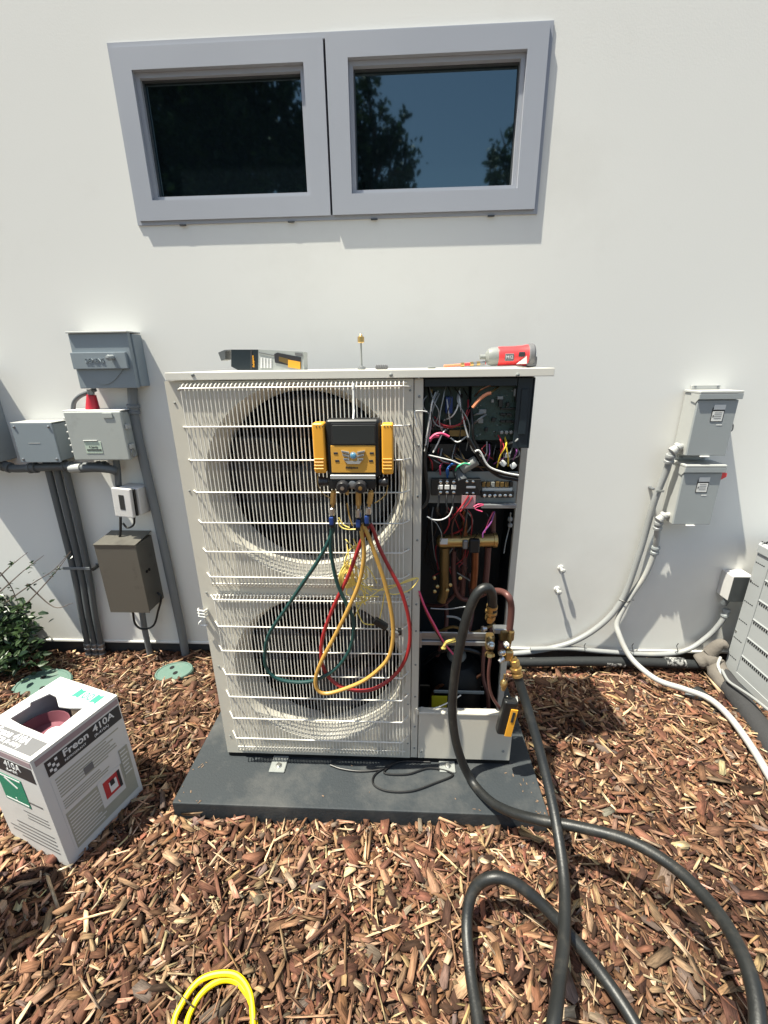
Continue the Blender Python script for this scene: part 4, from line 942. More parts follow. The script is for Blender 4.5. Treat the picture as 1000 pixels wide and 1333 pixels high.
# ------------------------------------------------------------------ utility boxes on the left of the wall
def wrect(pts, d):
    q = [P(a, c, y=-d) for a, c in pts]
    return (q[0].x+q[3].x)/2, (q[1].x+q[2].x)/2, (q[2].z+q[3].z)/2, (q[0].z+q[1].z)/2
def conduit(name, label, cat, pts, r, mtl, group=None, rib=None, n=12, fit=()):
    """pts: (px, py, distance from wall)"""
    q = spline([P(a, c, y=-dd) if dd is not None else Vector(a) for a, c, dd in pts], 10)
    t = thing(name, label, cat, q[-1], group)
    if rib:
        # resample evenly so that the corrugations are regular
        out = [q[0]]; st = rib/2
        for p in q[1:]:
            while (p-out[-1]).length > st: out.append(out[-1]+(p-out[-1]).normalized()*st)
        mb = MB(); V = []; N = len(out); cnt = [0]
        def rf(tt, N=N): return r*(1.0 if round(tt*(N-1)) % 2 else .90)
        mb.tube(out, r, n, rf=rf); mb.build('conduit', mtl, t, ang=80)
    else: MB().tube(q, r, n).build('conduit', mtl, t)
    for f_ in fit:
        i = min(range(len(q)), key=lambda j: (q[j]-P(f_[0], f_[1], y=-f_[2])).length)
        a_ = (q[min(i+1, len(q)-1)]-q[max(i-1, 0)]).normalized()
        MB().lathe(q[i]-a_*.018, a_, [(r*1.2, 0), (r*1.35, .003), (r*1.35, .012), (r*1.15, .014), (r*1.15, .024), (r*1.35, .026), (r*1.35, .036), (r*1.1, .038)], 14).build('coupling', f_[3] if len(f_) > 3 else mtl, t)
    return t
# pull-out disconnect
d = .085; x0, x1, z0, z1 = wrect([(88, 434), (165, 433), (179, 506), (104, 505)], d)
t = thing('disconnect_box', 'blue-grey disconnect box with a pull handle, highest box on the left of the wall', 'electrical box', ((x0+x1)/2, 0, z0))
MB().box(x0+.006, x1+.006, -d+.022, -.0005, z0+.004, z1-.003, .006, 2).build('housing', 'box_blue_grey', t)
H = z1-z0
MB().box(x0, x1, -d, -d+.0215, z0, z1, .004, 2).build('cover', 'box_blue_grey', t)
MB().box(x0+.001, x1-.014, -d-.014, -d-.0002, z0+H*.36, z0+H*.66, .003, 2).build('pull_panel', 'box_blue_grey', t)
# half round lower grip
hp_ = [(x0+.02+(x1-x0-.06)*i/14, 0, z0+H*.355-math.sin(math.pi*i/14)*H*.28) for i in range(15)]
MB().prism([Vector((x, -d-.0002, z)) for x, _, z in hp_], (0, -.003, 0)).build('grip_recess', 'box_blue_grey', t)
text('SIEMENS', .024, (x0+.055, -d-.0145, z0+H*.475), (1, 0, 0), (0, 0, 1), 'box_blue_grey', t, extrude=.002, sx=.85)
MB().lathe((x1-.065, -d-.014, z0+H*.57), (0, -1, -.1), [(.009, 0), (.009, .020), (.011, .022), (.009, .030), (0, .032)], 12).build('handle_stud', 'box_grey', t)
MB().box(x0-.002, x1+.004, -d-.008, -.004, z1, z1+.006, .001).build('rain_lip', 'box_light', t)
# big conduit from it down to the ground
conduit('conduit', 'long straight grey conduit from under the highest left box down to the mulch', 'conduit', [(172, 503, .028), (178, 560, .028), (206, 680, .028), (232, 800, .028), (243, 858, .028)], .019, 'pipe_mid', 'grey conduits on the left of the wall', fit=((176, 530, .028),))
# pale latched enclosure
d = .105; x0, x1, z0, z1 = wrect([(83, 536), (151, 535), (165, 600), (95, 599)], d)
t = thing('control_enclosure', 'pale grey latched plastic enclosure with a sticker, under the highest left box', 'electrical box', ((x0+x1)/2, 0, z0))
MB().box(x0+.006, x1+.012, -d+.022, -.02, z0+.003, z1-.003, .012, 3).build('housing', 'box_pale', t)
MB().box(x0, x1+.016, -d, -d+.0215, z0, z1, .008, 3).build('door', 'box_pale', t)
MB().box(x0-.002, x1+.018, -d+.004, -.022, z1, z1+.004, .001).build('top_lip', 'card_white', t)
for i in range(6): MB().box(x0-.010, x0-.0005, -d+.006, -d+.020, z0+.03+.027*i, z0+.038+.027*i, .002).build('hinge', 'box_light', t)
for dz in (.045, .125):
    MB().box(x1+.0165, x1+.026, -d+.006, -d+.034, z0+dz, z0+dz+.02, .003).build('latch', 'box_light', t)
MB().tube([Vector((x1+.022, -d+.02+.012*math.cos(a), z0+.028+.016*math.sin(a))) for a in np.linspace(0, 6.28, 16)], .002, 6).build('padlock_ring', 'galv', t)
sk = MB().box(x0+.06, x0+.130, -d-.0012, -d-.0002, z0+.030, z0+.078, .0004); sk = sk.build('sticker', 'label_green', t)
MB().box(x0+.066, x0+.126, -d-.0022, -d-.0014, z0+.042, z0+.047).build('print', 'label_ink', t)
text('4 Jandy', .013, (x0+.076, -d-.0014, z0+.052), (1, 0, 0), (0, 0, 1), 'label_ink', t)
MB().box(x1-.058, x1-.018, -d-.0032, -d-.0002, z1-.026, z1-.006, .001).build('raised_tab', 'box_pale', t)
MB().box(x0+.058, x0+.118, -d-.004, -d-.0002, z0+.080, z0+.084, .001).build('sticker_ledge', 'box_light', t)
# red connector and flex above it
t = thing('cable_connector', 'red cable connector hanging below the highest left box beside a bent grey flex', 'connector', P(122, 532, y=-.05))
a, c = P(119, 514, y=-.05), P(121, 533, y=-.05)
MB().cyl(a, c, .017, 14, .026).build('red_sleeve', 'red_plastic', t); MB().cyl(a+Vector((0, 0, .022)), a+Vector((0, 0, .001)), .013, 10).build('nut', 'galv', t)
MB().tube(spline([P(95, 534, y=-.05), P(97, 523, y=-.05), P(105, 515, y=-.05), P(117, 510, y=-.05), P(124, 507, y=-.05)], 6), .0085, 10).build('flex', 'pipe_grey', t)
# square junction box
d = .10; x0, x1, z0, z1 = wrect([(13, 551), (66, 551), (80, 602), (27, 602)], d)
t = thing('junction_box', 'square blue-grey junction box with four cover screws, left of the latched enclosure', 'electrical box', ((x0+x1)/2, 0, z0))
MB().box(x0+.003, x1-.003, -d+.008, -.0005, z0+.003, z1-.003, .004).build('housing', 'box_blue_grey', t)
jc = MB().box(x0, x1, -d, -d+.0075, z0, z1, .003, 2).build('cover', 'box_blue_grey', t)
MB().box(x0-.001, x1+.001, -d+.001, -.004, z1, z1+.003, .001).build('top_lip', 'box_light', t)
for sx in (x0+.014, x1-.014):
    for sz in (z0+.014, z1-.014): screw((sx, -d, sz), jc, .0055, material='galv')
MB().box(x0+.055, x0+.105, -d-.0008, -d-.0001, (z0+z1)/2-.0015, (z0+z1)/2+.001).build('print', 'box_light', t)
# box at the frame's left edge
t = thing('meter_box', 'large grey metal box cut by the left edge of the photo', 'electrical box', (-1.9, 0, .94))
MB().box(-1.975, -1.70, -.125, -.0005, .945, 1.33, .006, 2).build('housing', 'box_grey', t); MB().box(-1.980, -1.692, -.140, -.1252, .95, 1.325, .004, 2).build('door', 'box_grey', t)
MB().box(-1.978, -1.696, -.138, -.002, 1.3255, 1.333, .002).build('rain_lip', 'box_light', t)
# dark pipe run below the boxes
conduit('pipe_run', 'dark grey horizontal pipe run with couplings passing under the left boxes', 'conduit', [(-60, 602, .06), (0, 606, .06), (20, 610, .06), (60, 608, .06), (100, 607, .06), (140, 607, .06)], .017, 'pipe_grey', fit=((8, 607, .06), (45, 609, .06), (88, 607, .06), (132, 607, .06)))
conduit('conduit', 'short dark conduit dropping from under the latched enclosure to the small white device', 'conduit', [(151, 598, .06), (153, 612, .06), (154, 628, .06), (155, 640, .05)], .013, 'pipe_grey', 'grey conduits on the left of the wall')
t = thing('pipe_elbow', 'dark wide pipe elbow hanging under the latched enclosure', 'pipe fitting', P(140, 612, y=-.06))
MB().tube(spline([P(104, 610, y=-.075), P(125, 609, y=-.075), P(145, 611, y=-.075), P(152, 614, y=-.07)], 6), .018, 12).build('elbow', 'pipe_grey', t); MB().cyl(P(92, 610, y=-.078), P(106, 609, y=-.078), .0185, 14).build('pale_coupling', 'box_light', t)
# conduits with offsets going into the ground
for i, (dx, dy_, lb) in enumerate(((-2, 0, 'leftmost of the three parallel grey conduits running down into the mulch'), (9, 0, 'middle one of the three parallel grey conduits running down into the mulch'), (21, 0, 'rightmost of the three parallel grey conduits running down into the mulch'))):
    b_ = (116, 125, 133)[i]
    conduit('conduit', lb, 'conduit', [(62+dx, 600, .035), (80+dx*.95, 672, .035), (94+dx*.85, 728, .035), (101+dx*.8, 760, .035), (108+dx*.75, 800, .03), (b_-2, 838, .025), (b_+2, 862, .025)], .0135, 'pipe_grey', 'grey conduits on the left of the wall', fit=((b_-1, 842, .025, 'galv'), (b_+1, 853, .025, 'galv')))
p = P(105, 740, y=-.05); t = thing('pipe_strap', 'metal strap holding the three parallel conduits to the wall', 'strap', p)
MB().box(p.x-.085, p.x+.045, -.052, -.049, p.z-.007, p.z+.007, .001).build('strap_bar', 'pipe_mid', t); MB().cyl((p.x+.065, -.0005, p.z), (p.x+.065, -.06, p.z), .008, 10).build('strap_bolt', 'black_plastic', t); MB().box(p.x+.0455, p.x+.075, -.012, -.009, p.z-.007, p.z+.007).build('strap_tab', 'pipe_mid', t)
# small white device
d = .10; x0, x1, z0, z1 = wrect([(148, 636), (175, 636), (169, 674), (144, 673)], d)
rt = Matrix.Rotation(R(-6), 3, 'Z') @ Matrix.Rotation(R(4), 3, 'Y'); pv = ((x0+x1)/2, -.06, z0)
t = thing('white_gauge', 'small white device with a dark slot window between the latched enclosure and bronze box', 'wall device', pv)
MB().box(x0, x1, -d, -d+.018, z0, z1, .006, 2, rot=rt, piv=pv).build('face', 'card_white', t)
MB().box(x0+.006, x1+.006, -d+.020, -d+.028, z0+.004, z1-.004, .002, 1, rot=rt, piv=pv).build('gasket', 'black_plastic', t)
MB().box(x0+.010, x1+.016, -d+.030, -.003, z0+.004, z1-.002, .004, 1, rot=rt, piv=pv).build('back_box', 'card_white', t)
xm = (x0+x1)/2; MB().box(xm-.012, xm+.012, -d-.0012, -d-.0001, z0+.035, z1-.028, .0004, 1, rot=rt, piv=pv).build('slot_window', 'screen', t)
MB().tube(spline([P(175, 672, y=-.06), P(174, 683, y=-.06), P(166, 687, y=-.06), P(160, 681, y=-.06)], 5), .0045, 8).build('cable', 'wire_black', t)
MB().tube([P(157, 673, y=-.05), P(157, 690, y=-.06), P(156, 700, y=-.06)], .0055, 8).build('cable', 'wire_black', t)
# bronze box
d = .13; x0, x1, z0, z1 = wrect([(123, 711), (176, 710), (195, 798), (143, 797)], d)
t = thing('bronze_box', 'dark bronze metal box with a black cable looping from its right side', 'transformer box', ((x0+x1)/2, 0, z0))
MB().box(x0+.002, x1-.002, -d+.004, -.0005, z0+.003, z1-.0005, .002).build('housing', 'bronze', t)
MB().box(x0, x1, -d, -d+.0035, z0, z1+.002, .001).build('door', 'bronze', t)
MB().prism([(x0-.002, -d-.003, z1+.0025), (x1+.002, -d-.003, z1+.0025), (x1+.002, 0-.001, z1+.018), (x0-.002, -.001, z1+.018)], (0, 0, .003)).build('sloped_lid', 'bronze', t)
MB().box(x0+.02, x1-.06, -.06, -.01, z0-.022, z0+.0025, .003).build('bottom_bracket', 'box_light', t)
MB().tube(spline([P(173, 797, y=-.09), P(176, 812, y=-.09), P(186, 819, y=-.09), P(200, 814, y=-.08), P(206, 795, y=-.07), P(210, 778, y=-.06), (x1+.003, -.05, z0+.06)], 6), .0048, 8).build('cable', 'wire_black', t)
for q in ((x1-.001, -.07, z0+.19), (x1-.001, -.09, z0+.19)): MB().lathe(q, (1, 0, 0), [(.007, 0), (.007, .003), (.003, .004)], 10).build('key_hole', 'interior_dark', t)
conduit('conduit', 'short pale conduit from under the bronze box down to the mulch', 'conduit', [(184, 790, .05), (189, 822, .04), (195, 850, .03), (197, 862, .03)], .0135, 'pipe_mid', 'grey conduits on the left of the wall')

# ------------------------------------------------------------------ safety switches on the right
def switch(pts, d, label, handle):
    x0, x1, z0, z1 = wrect(pts, d)
    t = thing('safety_switch', label, 'electrical box', ((x0+x1)/2, 0, z0), 'grey safety switches on the right of the wall')
    MB().box(x0+.001, x1-.001, -d+.010, -.006, z0, z1-.002, .002).build('housing', 'box_light', t)
    MB().box(x0, x1, -d, -d+.0095, z0+.001, z1-.025, .002).build('door', 'box_grey', t)
    MB().box(x0-.003, x1+.006, -d-.008, -.004, z1-.0015, z1+.008, .002).build('hood', 'box_light', t)
    MB().box(x0-.003, x1+.006, -d-.008, -d-.003, z1-.022, z1-.002, .001).build('hood_front', 'box_grey', t)
    MB().prism([(x0-.0025, -d-.003, z1-.002), (x0-.0025, -d+.045, z1-.002), (x0-.0025, -d+.040, z1-.030), (x0-.0025, -d+.010, z1-.036), (x0-.0025, -d-.003, z1-.022)], (.002, 0, 0)).build('hood_side', 'box_light', t)
    xm = (x0+x1)/2; w_ = (x1-x0)
    MB().box(xm-.015-w_*.0, xm+.030, -d-.0009, -d-.0001, z1-.105, z1-.052, .0003).build('label_frame', 'label_ink', t)
    MB().box(xm-.012, xm+.027, -d-.0016, -d-.0010, z1-.102, z1-.066).build('label', 'label_white', t)
    MB().box(xm-.011, xm+.030, -d-.0016, -d-.0010, z1-.060, z1-.042).build('label', 'label_white', t)
    for i in range(4): MB().box(xm-.004, xm+.022, -d-.0020, -d-.0017, z1-.072-.007*i, z1-.070-.007*i).build('fine_print', 'print_grey', t)
    MB().box(xm-.010, xm-.006, -d-.0020, -d-.0017, z1-.088, z1-.080).build('fine_print', 'print_black', t)
    MB().box(xm+.012, xm+.032, -d-.0008, -d-.0001, z1-.118, z1-.114).build('fine_print', 'label_white', t)
    MB().box(xm-.022, xm+.012, -d-.006, -d+.006, z0-.004, z0+.0005, .001).build('hasp', 'label_white', t)
    MB().box(x0+.02, x1-.02, -.010, -.001, z1+.009, z1+.024, .001).build('mounting_tab', 'box_light', t)
    for xx in (x0+.032, x1-.030): MB().lathe((xx, -.010, z1+.019), (0, -1, 0), [(.004, 0), (.004, .003), (0, .004)], 8).build('screw', 'galv', t)
    if handle == 'red':
        MB().prism([(x1+.001, -d+.012, z1-.020), (x1+.026, -d+.012, z1-.030), (x1+.026, -d+.012, z1-.044), (x1+.001, -d+.012, z1-.060)], (0, .012, 0)).build('handle', 'tool_red', t)
    else:
        MB().tube(spline([(x1, -d+.02, z1-.115), (x1+.014, -d+.02, z1-.118), (x1+.016, -d+.02, z1-.14), (x1, -d+.02, z1-.145)], 5), .0025, 6).build('handle', 'galv', t)
    return t
switch([(913, 511), (964, 512), (945, 594), (892, 593)], .095, 'grey metal safety switch with a torn label, upper of the two on the right', 'wire')
switch([(893, 607), (942, 608), (925, 684), (875.5, 682.5)], .095, 'grey metal safety switch with a red lever, lower of the two on the right', 'red')
cg = 'pale conduits below the safety switches'
conduit('conduit', 'longest pale conduit from the upper right switch curving down behind the tall unit', 'conduit', [(889, 581, .055), (880, 584, .06), (873, 594, .055), (868, 612, .045), (853, 650, .035), (842, 688, .03), (832, 722, .03), (811, 779, .03), (784, 812, .03), (745, 836, .03), (700, 847, .03), (664, 851, .03), (600, 853, .03)], .0135, 'conduit_light', cg, rib=.007, fit=((880, 584, .06, 'conduit_white'), (873, 597, .055, 'conduit_light')))
conduit('conduit', 'pale conduit from the lower right switch snaking out over the mulch to the right edge', 'conduit', [(872, 670, .055), (862, 673, .06), (857, 684, .055), (855, 702, .045), (852, 720, .035), (840, 748, .03), (820, 778, .03), (804, 808, .04), (806, 826, .07), (822, 857, .13)] + [(P(a, c, z=.02 if a < 940 else .03), 0, None) for a, c in ((854, 884), (891, 897), (922, 909), (947, 930), (975, 967), (1000, 1008), (1030, 1060), (1075, 1150), (1130, 1290))], .0125, 'conduit_white', cg, rib=.0065, fit=((862, 673, .06, 'conduit_white'), (857, 684, .055, 'conduit_light'), (853, 716, .036, 'box_grey')))
conduit('conduit', 'thin grey conduit from the dark-faced outlet box sweeping left along the wall base', 'conduit', [(946, 795, .04), (940, 808, .04), (922, 828, .035), (892, 847, .035), (850, 852, .035), (784, 848, .035), (740, 844, .035), (690, 845, .035)], .0115, 'conduit_light', cg, rib=.006, fit=((945, 798, .04, 'box_grey'),))
for (px, py, dd, s, lb) in ((855, 638, .03, .02, 'small clip holding the long pale conduit near its upper bend'), (812, 781, .03, .02, 'black cable tie around the two pale conduits on the right')):
    p = P(px, py, y=-dd-.002); 
    if 'clip' in lb:
        t = thing('conduit_clip', lb, 'clip', p); MB().lathe((p.x-.012, -.0005, p.z+.004), (0, -1, 0), [(.007, 0), (.007, .010), (.005, .030), (0, .032)], 10).build('clip_screw', 'galv', t)
        MB().box(p.x-.012, p.x+.020, -.052, -.049, p.z-.004, p.z+.006, .001).build('clip_band', 'galv_dull', t)
    else:
        t = thing('cable_tie', lb, 'cable tie', p); MB().tube([Vector((p.x-.022+.055*s_, -.03-.022*math.sin(math.pi*s_), p.z+.003-.004*s_)) for s_ in np.linspace(0, 1, 9)], .0022, 6).build('band', 'wire_black', t)
        MB().tube([Vector((p.x+.033, -.03, p.z-.001)), Vector((p.x+.045, -.034, p.z+.001))], .0015, 5).build('tail', 'wire_black', t)
# outlet box with dark face
q = P(963, 765, y=-.09); x0, x1, z0, z1 = wrect([(957, 752), (975, 752), (966, 783), (948, 783)], .08)
t = thing('outlet_box', 'small white outlet box with a dark faceplate half behind the louvred unit', 'electrical box', ((x0+x1)/2, 0, z0))
MB().box(x0, x1+.03, -.075, -.0005, z0, z1, .004, 2).build('housing', 'card_white', t); MB().box(x0-.002, x1+.034, -.082, -.0755, z0-.002, z1+.002, .002).build('faceplate', 'dark_face', t)
for zz in (z0+.012, z1-.012): MB().lathe((x1+.012, -.082, zz), (0, -1, 0), [(.003, 0), (.003, .001), (0, .0015)], 8).build('screw', 'steel', t)
MB().cyl((x0+.02, -.05, z0), (x0+.012, -.045, z0-.035), .013, 12).build('strain_relief', 'pipe_grey', t)
# insulated line along the wall base
q = [P(a, c, y=-.075) for a, c in ((560, 862), (640, 862), (690, 862), (760, 861), (830, 862), (900, 865), (925, 868))]
t = thing('insulated_line', 'thick black foam insulated line with worn pale patches along the wall base', 'pipe', q[3])
MB().tube(spline(q, 8), .0215, 16).build('insulation', 'foam_black', t)
for px in (800, 878): a = P(px-12, 861.5, y=-.075); c = P(px+12, 862.5, y=-.075); MB().cyl(a, c, .0222, 16).build('worn_tape', 'worn_tape', t)
for px in (760, 822, 880): p = P(px, 845, y=-.04); MB().tube([p+Vector((0, 0, -.016)), p+Vector((0, -.018, 0)), p+Vector((0, 0, .018)), p+Vector((.002, -.004, .034))], .0018, 5).build('cable_tie', 'wire_black', t)
# cloth wrapped bend and the thick insulated line coming forward
t = thing('wrapped_bend', 'grey cloth wrapped pipe bend at the corner of the louvred unit', 'pipe wrap', P(935, 880, z=-.04))
zz = -.02
q = [P(908, 862, y=-.075), P(922, 858, y=-.085), P(932, 868, z=.0), P(940, 885, z=.0), P(950, 898, z=.0)]
MB().tube(spline(q, 7), .034, 16, rf=lambda s_: .030+.012*math.sin(s_*3.1)+.003*math.sin(s_*31)).build('wrap', 'cloth_grey', t)
MB().tube(spline([P(924, 850, y=-.08), P(938, 838, y=-.09), P(946, 842, y=-.10)], 6), .030, 12, rf=lambda s_: .030-.016*s_).build('wrap_end', 'cloth_grey', t)
MB().tube(spline([P(938, 856, z=.06), P(935, 866, z=.05), P(940, 878, z=.03), P(947, 888, z=.03)], 5), .006, 8).build('white_tape', 'conduit_white', t)
q = [P(940, 880, z=0), P(962, 910, z=0), P(985, 942, z=0), P(1010, 980, z=.0), P(1045, 1040, z=.0)]
t = thing('insulated_line', 'very thick dark foam insulated line running forward beside the louvred unit', 'pipe', q[1])
MB().tube(spline(q, 8), .040, 18).build('insulation', 'foam_grey', t)
t = thing('drip_line', 'thin pale cable running over the thick dark insulated line to the right edge', 'cable', P(950, 888, z=.05))
MB().tube(spline([P(940, 872, z=.05), P(948, 886, z=.05), P(962, 896, z=.06), P(980, 908, z=.07), P(1003, 926, z=.08), P(1030, 946, z=.08)], 6), .0055, 8).build('cable', 'conduit_light', t)
q = [P(a, c, z=-.03) for a, c in ((895, 904), (920, 922), (945, 950), (968, 985), (990, 1020), (1020, 1070))]
t = thing('edging_strip', 'curved black landscape edging half buried beside the snaking pale conduit', 'edging', q[2])
MB().tube(spline(q, 8), .020, 12).build('edging_pipe', 'pipe_grey', t)
q = [P(a, c, z=-.02) for a, c in ((905, 900), (930, 920), (955, 950), (980, 990), (1005, 1030), (1030, 1075))]
MB().tube(spline(q, 8), .026, 12).build('edging_pipe', 'foam_black', t)

# ------------------------------------------------------------------ louvred condenser at the right edge
ac = thing('louvred_unit', 'pale grey louvred outdoor unit cut by the right edge of the photo', 'outdoor unit', (1.86, -.50, -.06))
ax0, ay1 = 1.456, -.078; AW = .80; zt_ = .60; zb_ = -.012
ay0 = ay1-AW; ax1 = ax0+AW; ch = .016
MB().box(ax0+.02, ax1-.02, ay0+.02, ay1-.02, zb_+.0, zt_-.03, .01).build('coil', 'coil', ac)
MB().box(ax0-.01, ax1+.01, ay0-.01, ay1+.01, -.10, zb_-.002, .004).build('pad', 'pad', ac)
def ring_(mb, inset, z, z2, inset2=None):
    i2 = inset if inset2 is None else inset2
    def rp(i, z): return [Vector(p) for p in ((ax0+i, ay0+ch, z), (ax0+ch, ay0+i, z), (ax1-ch, ay0+i, z), (ax1-i, ay0+ch, z), (ax1-i, ay1-ch, z), (ax1-ch, ay1-i, z), (ax0+ch, ay1-i, z), (ax0+i, ay1-ch, z))]
    a, c = rp(inset, z), rp(i2, z2); mb.add(a+c, [(k_, (k_+1) % 8, 8+(k_+1) % 8, 8+k_) for k_ in range(8)]+[tuple(range(7, -1, -1)), tuple(range(8, 16))])
b = MB(); ring_(b, 0, zb_, zb_+.03); b.build('base_skirt', 'ac_grey', ac)
b = MB(); ring_(b, -.006, zt_-.035, zt_-.004); ring_(b, -.002, zt_-.0035, zt_+.012, .03); b.build('top_cover', 'ac_grey', ac)
for (x, y) in ((ax0, ay0), (ax0, ay1), (ax1, ay0), (ax1, ay1)):
    sx = 1 if x == ax0 else -1; sy = 1 if y == ay0 else -1; pw_ = .066
    MB().prism([(x, y+sy*ch, zb_+.031), (x+sx*ch, y, zb_+.031), (x+sx*(ch+pw_), y, zb_+.031), (x+sx*(ch+pw_), y+sy*.012, zb_+.031), (x+sx*.012, y+sy*(ch+pw_), zb_+.031), (x, y+sy*(ch+pw_), zb_+.031)], (0, 0, zt_-.036-zb_-.031)).build('corner_post', 'ac_grey', ac)
# louvre panels: sheet with slot rows, each row a hood over dark little slots
nrow = 6; hrow = (zt_-.036-zb_-.031)/nrow
def louvre(face_, a0, a1):
    first = None
    for r_i in range(nrow):
        z = zb_+.031+hrow*r_i
        mb = MB()
        if face_ == 'x': mb.box(ax0+.003, ax0+.007, a0, a1, z, z+hrow-.012); mb.prism([(ax0+.003, a0, z+hrow-.012), (ax0+.003, a0, z+hrow), (ax0+.0005, a0, z+hrow-.006)], (0, a1-a0, 0))
        else: mb.box(a0, a1, ay0+.003, ay0+.007, z, z+hrow-.012); mb.prism([(a0, ay0+.003, z+hrow-.012), (a0, ay0+.003, z+hrow), (a0, ay0+.0005, z+hrow-.006)], (a1-a0, 0, 0))
        mb.build('louvre_panel', 'ac_grey', ac)
        st_ = MB(); n_s = int((a1-a0)/.011)
        for i in range(n_s):
            s_ = a0+.006+.011*i
            if s_+.006 > a1: break
            if face_ == 'x': st_.box(ax0+.0015, ax0+.0028, s_, s_+.006, z+hrow-.022, z+hrow-.0125)
            else: st_.box(s_, s_+.006, ay0-.0015, ay0+.0028, z+hrow-.020, z+hrow-.0125)
        so_ = st_.build('louvre_slots', 'interior_dark', ac); so_['kind'] = 'stuff'
for a0_, a1_ in ((ay0+ch+.067, (ay0+ay1)/2-.002), ((ay0+ay1)/2+.002, ay1-ch-.067)): louvre('x', a0_, a1_)
louvre('y', ax0+ch+.067, ax1-ch-.067)
MB().box(ax1-.007, ax1-.003, ay0+ch, ay1-ch, zb_+.031, zt_-.036).build('rear_panel', 'ac_grey', ac)
MB().box(ax0+ch, ax1-ch, ay1-.007, ay1-.003, zb_+.031, zt_-.036).build('rear_panel', 'ac_grey', ac)
# slot rows pressed into the near corner post
for r_i in range(1, nrow+2):
    z = zb_+.031+hrow*(r_i-.5); st_ = MB()
    for i in range(5): st_.box(ax0-.0008, ax0+.0004, ay1-ch-.010-.010*i, ay1-ch-.004-.010*i, z, z+.004)
    o = st_.build('louvre_slots', 'interior_dark', ac); o['kind'] = 'stuff'
for z in (zb_+.2, zb_+.45): screw((ax0-.0003, ay1-ch-.008, z), ac, .005, ax=(-1, 0, 0))

# ------------------------------------------------------------------ valve covers
def cover(cx, cy, cz, rx, ry, lb, tilt=(0, 0), yaw=0):
    t = thing('valve_cover', lb, 'valve cover', (cx, cy, cz), 'green valve covers in the mulch')
    rt = Matrix.Rotation(tilt[0], 3, 'X') @ Matrix.Rotation(tilt[1], 3, 'Y') @ Matrix.Rotation(yaw, 3, 'Z')
    prof = [(0, -.02), (1.02, -.02), (1.02, 0), (.97, .006), (.90, .006), (.88, .003), (0, .003)]; V = []; F = []; n_ = 36
    for r_, h_ in prof:
        for k_ in range(n_):
            a = 2*math.pi*k_/n_; V.append(Vector((cx, cy, cz))+rt @ Vector((rx*r_*math.cos(a), ry*r_*math.sin(a), h_)))
    for i in range(len(prof)-1):
        for k_ in range(n_): F.append((i*n_+k_, i*n_+(k_+1) % n_, (i+1)*n_+(k_+1) % n_, (i+1)*n_+k_))
    MB().add(V, F).build('lid', 'valve_green', t)
    for sx, sy in ((-.25, .4), (.15, -.2)):
        p = Vector((cx, cy, cz))+rt @ Vector((rx*sx, ry*sy, .0034)); MB().lathe(p, rt @ Vector((0, 0, 1)), [(.011, 0), (.011, .0008), (0, .0009)], 14).build('finger_hole', 'interior_dark', t)
p = P(227, 876, z=-.035); cover(p.x, p.y, -.028, .088, .062, 'worn green oval valve cover in the mulch left of the tall unit', (R(3), R(-5)))
p = P(56, 893, z=-.035); cover(p.x+.01, p.y-.01, -.02, .115, .10, 'green round valve cover half hidden behind the white carton', (R(2), R(3)))

# ------------------------------------------------------------------ bright yellow hose in the foreground
t = thing('yellow_hose', 'bright yellow hose looping twice up from the bottom edge of the photo', 'hose', P(285, 1300, z=.02))
q = [(240, 1420, 'z', .02), (226, 1340, 'z', .025), (238, 1305, 'z', .03), (258, 1278, 'z', .035), (283, 1268, 'z', .04), (308, 1270, 'z', .04), (324, 1290, 'z', .035), (329, 1320, 'z', .03), (330, 1380, 'z', .02)]
zpipe(q, .0062, 'hose', 'bright_yellow', t, 10)
q = [(262, 1420, 'z', .02), (243, 1345, 'z', .02), (252, 1310, 'z', .022), (268, 1288, 'z', .026), (288, 1276, 'z', .028), (306, 1277, 'z', .028), (318, 1288, 'z', .028), (327, 1306, 'z', .022), (333, 1340, 'z', .02), (336, 1400, 'z', .02)]
zpipe(q, .0062, 'hose', 'bright_yellow', t, 10)

# ------------------------------------------------------------------ bush and bare shoots at the left
def leafmesh(name, centres, size, mtl, parent, kind='stuff', droop=.5, aspect=.45):
    n = len(centres); c = np.array(centres)
    a = RNG.uniform(0, 2*np.pi, n); el = RNG.uniform(-.9, .9, n)*droop+.1
    d = np.stack([np.cos(a)*np.cos(el), np.sin(a)*np.cos(el), np.sin(el)], -1)
    up = RNG.normal(0, .5, (n, 3))+np.array([0, -.3, 1]); s = np.cross(d, up); s /= np.linalg.norm(s, axis=1)[:, None]; nn = np.cross(s, d)
    L = size*RNG.uniform(.6, 1.25, n)[:, None]; W_ = L*aspect
    v = np.stack([c, c+d*L*.35+s*W_*.5+nn*W_*.12, c+d*L*.75+s*W_*.36+nn*W_*.05, c+d*L-nn*L*.12, c+d*L*.75-s*W_*.36+nn*W_*.05, c+d*L*.35-s*W_*.5+nn*W_*.12], 1).reshape(-1, 3)
    o = np.arange(n)[:, None]*6
    f = np.concatenate([o+np.array([0, 1, 2, 3]), o+np.array([0, 3, 4, 5])]).tolist()
    me = bpy.data.meshes.new(name); ct = c.mean(0); me.from_pydata((v-ct).tolist(), [], f); me.materials.append(M[mtl])
    at = me.attributes.new('tint', 'FLOAT', 'POINT'); at.data.foreach_set('value', np.repeat(RNG.uniform(0, 1, n)**1.6, 6).astype(np.float32))
    ob = bpy.data.objects.new(name, me); scene.collection.objects.link(ob); ob.parent = parent; ob.location = Vector(ct)-origin(parent)
    if kind: ob['kind'] = kind
    return ob
bu = thing('bush', 'dark glossy leafed low bush against the wall at the left edge with bare shoots', 'bush', (-1.95, -.12, -.06))
cs = []
stems = MB()
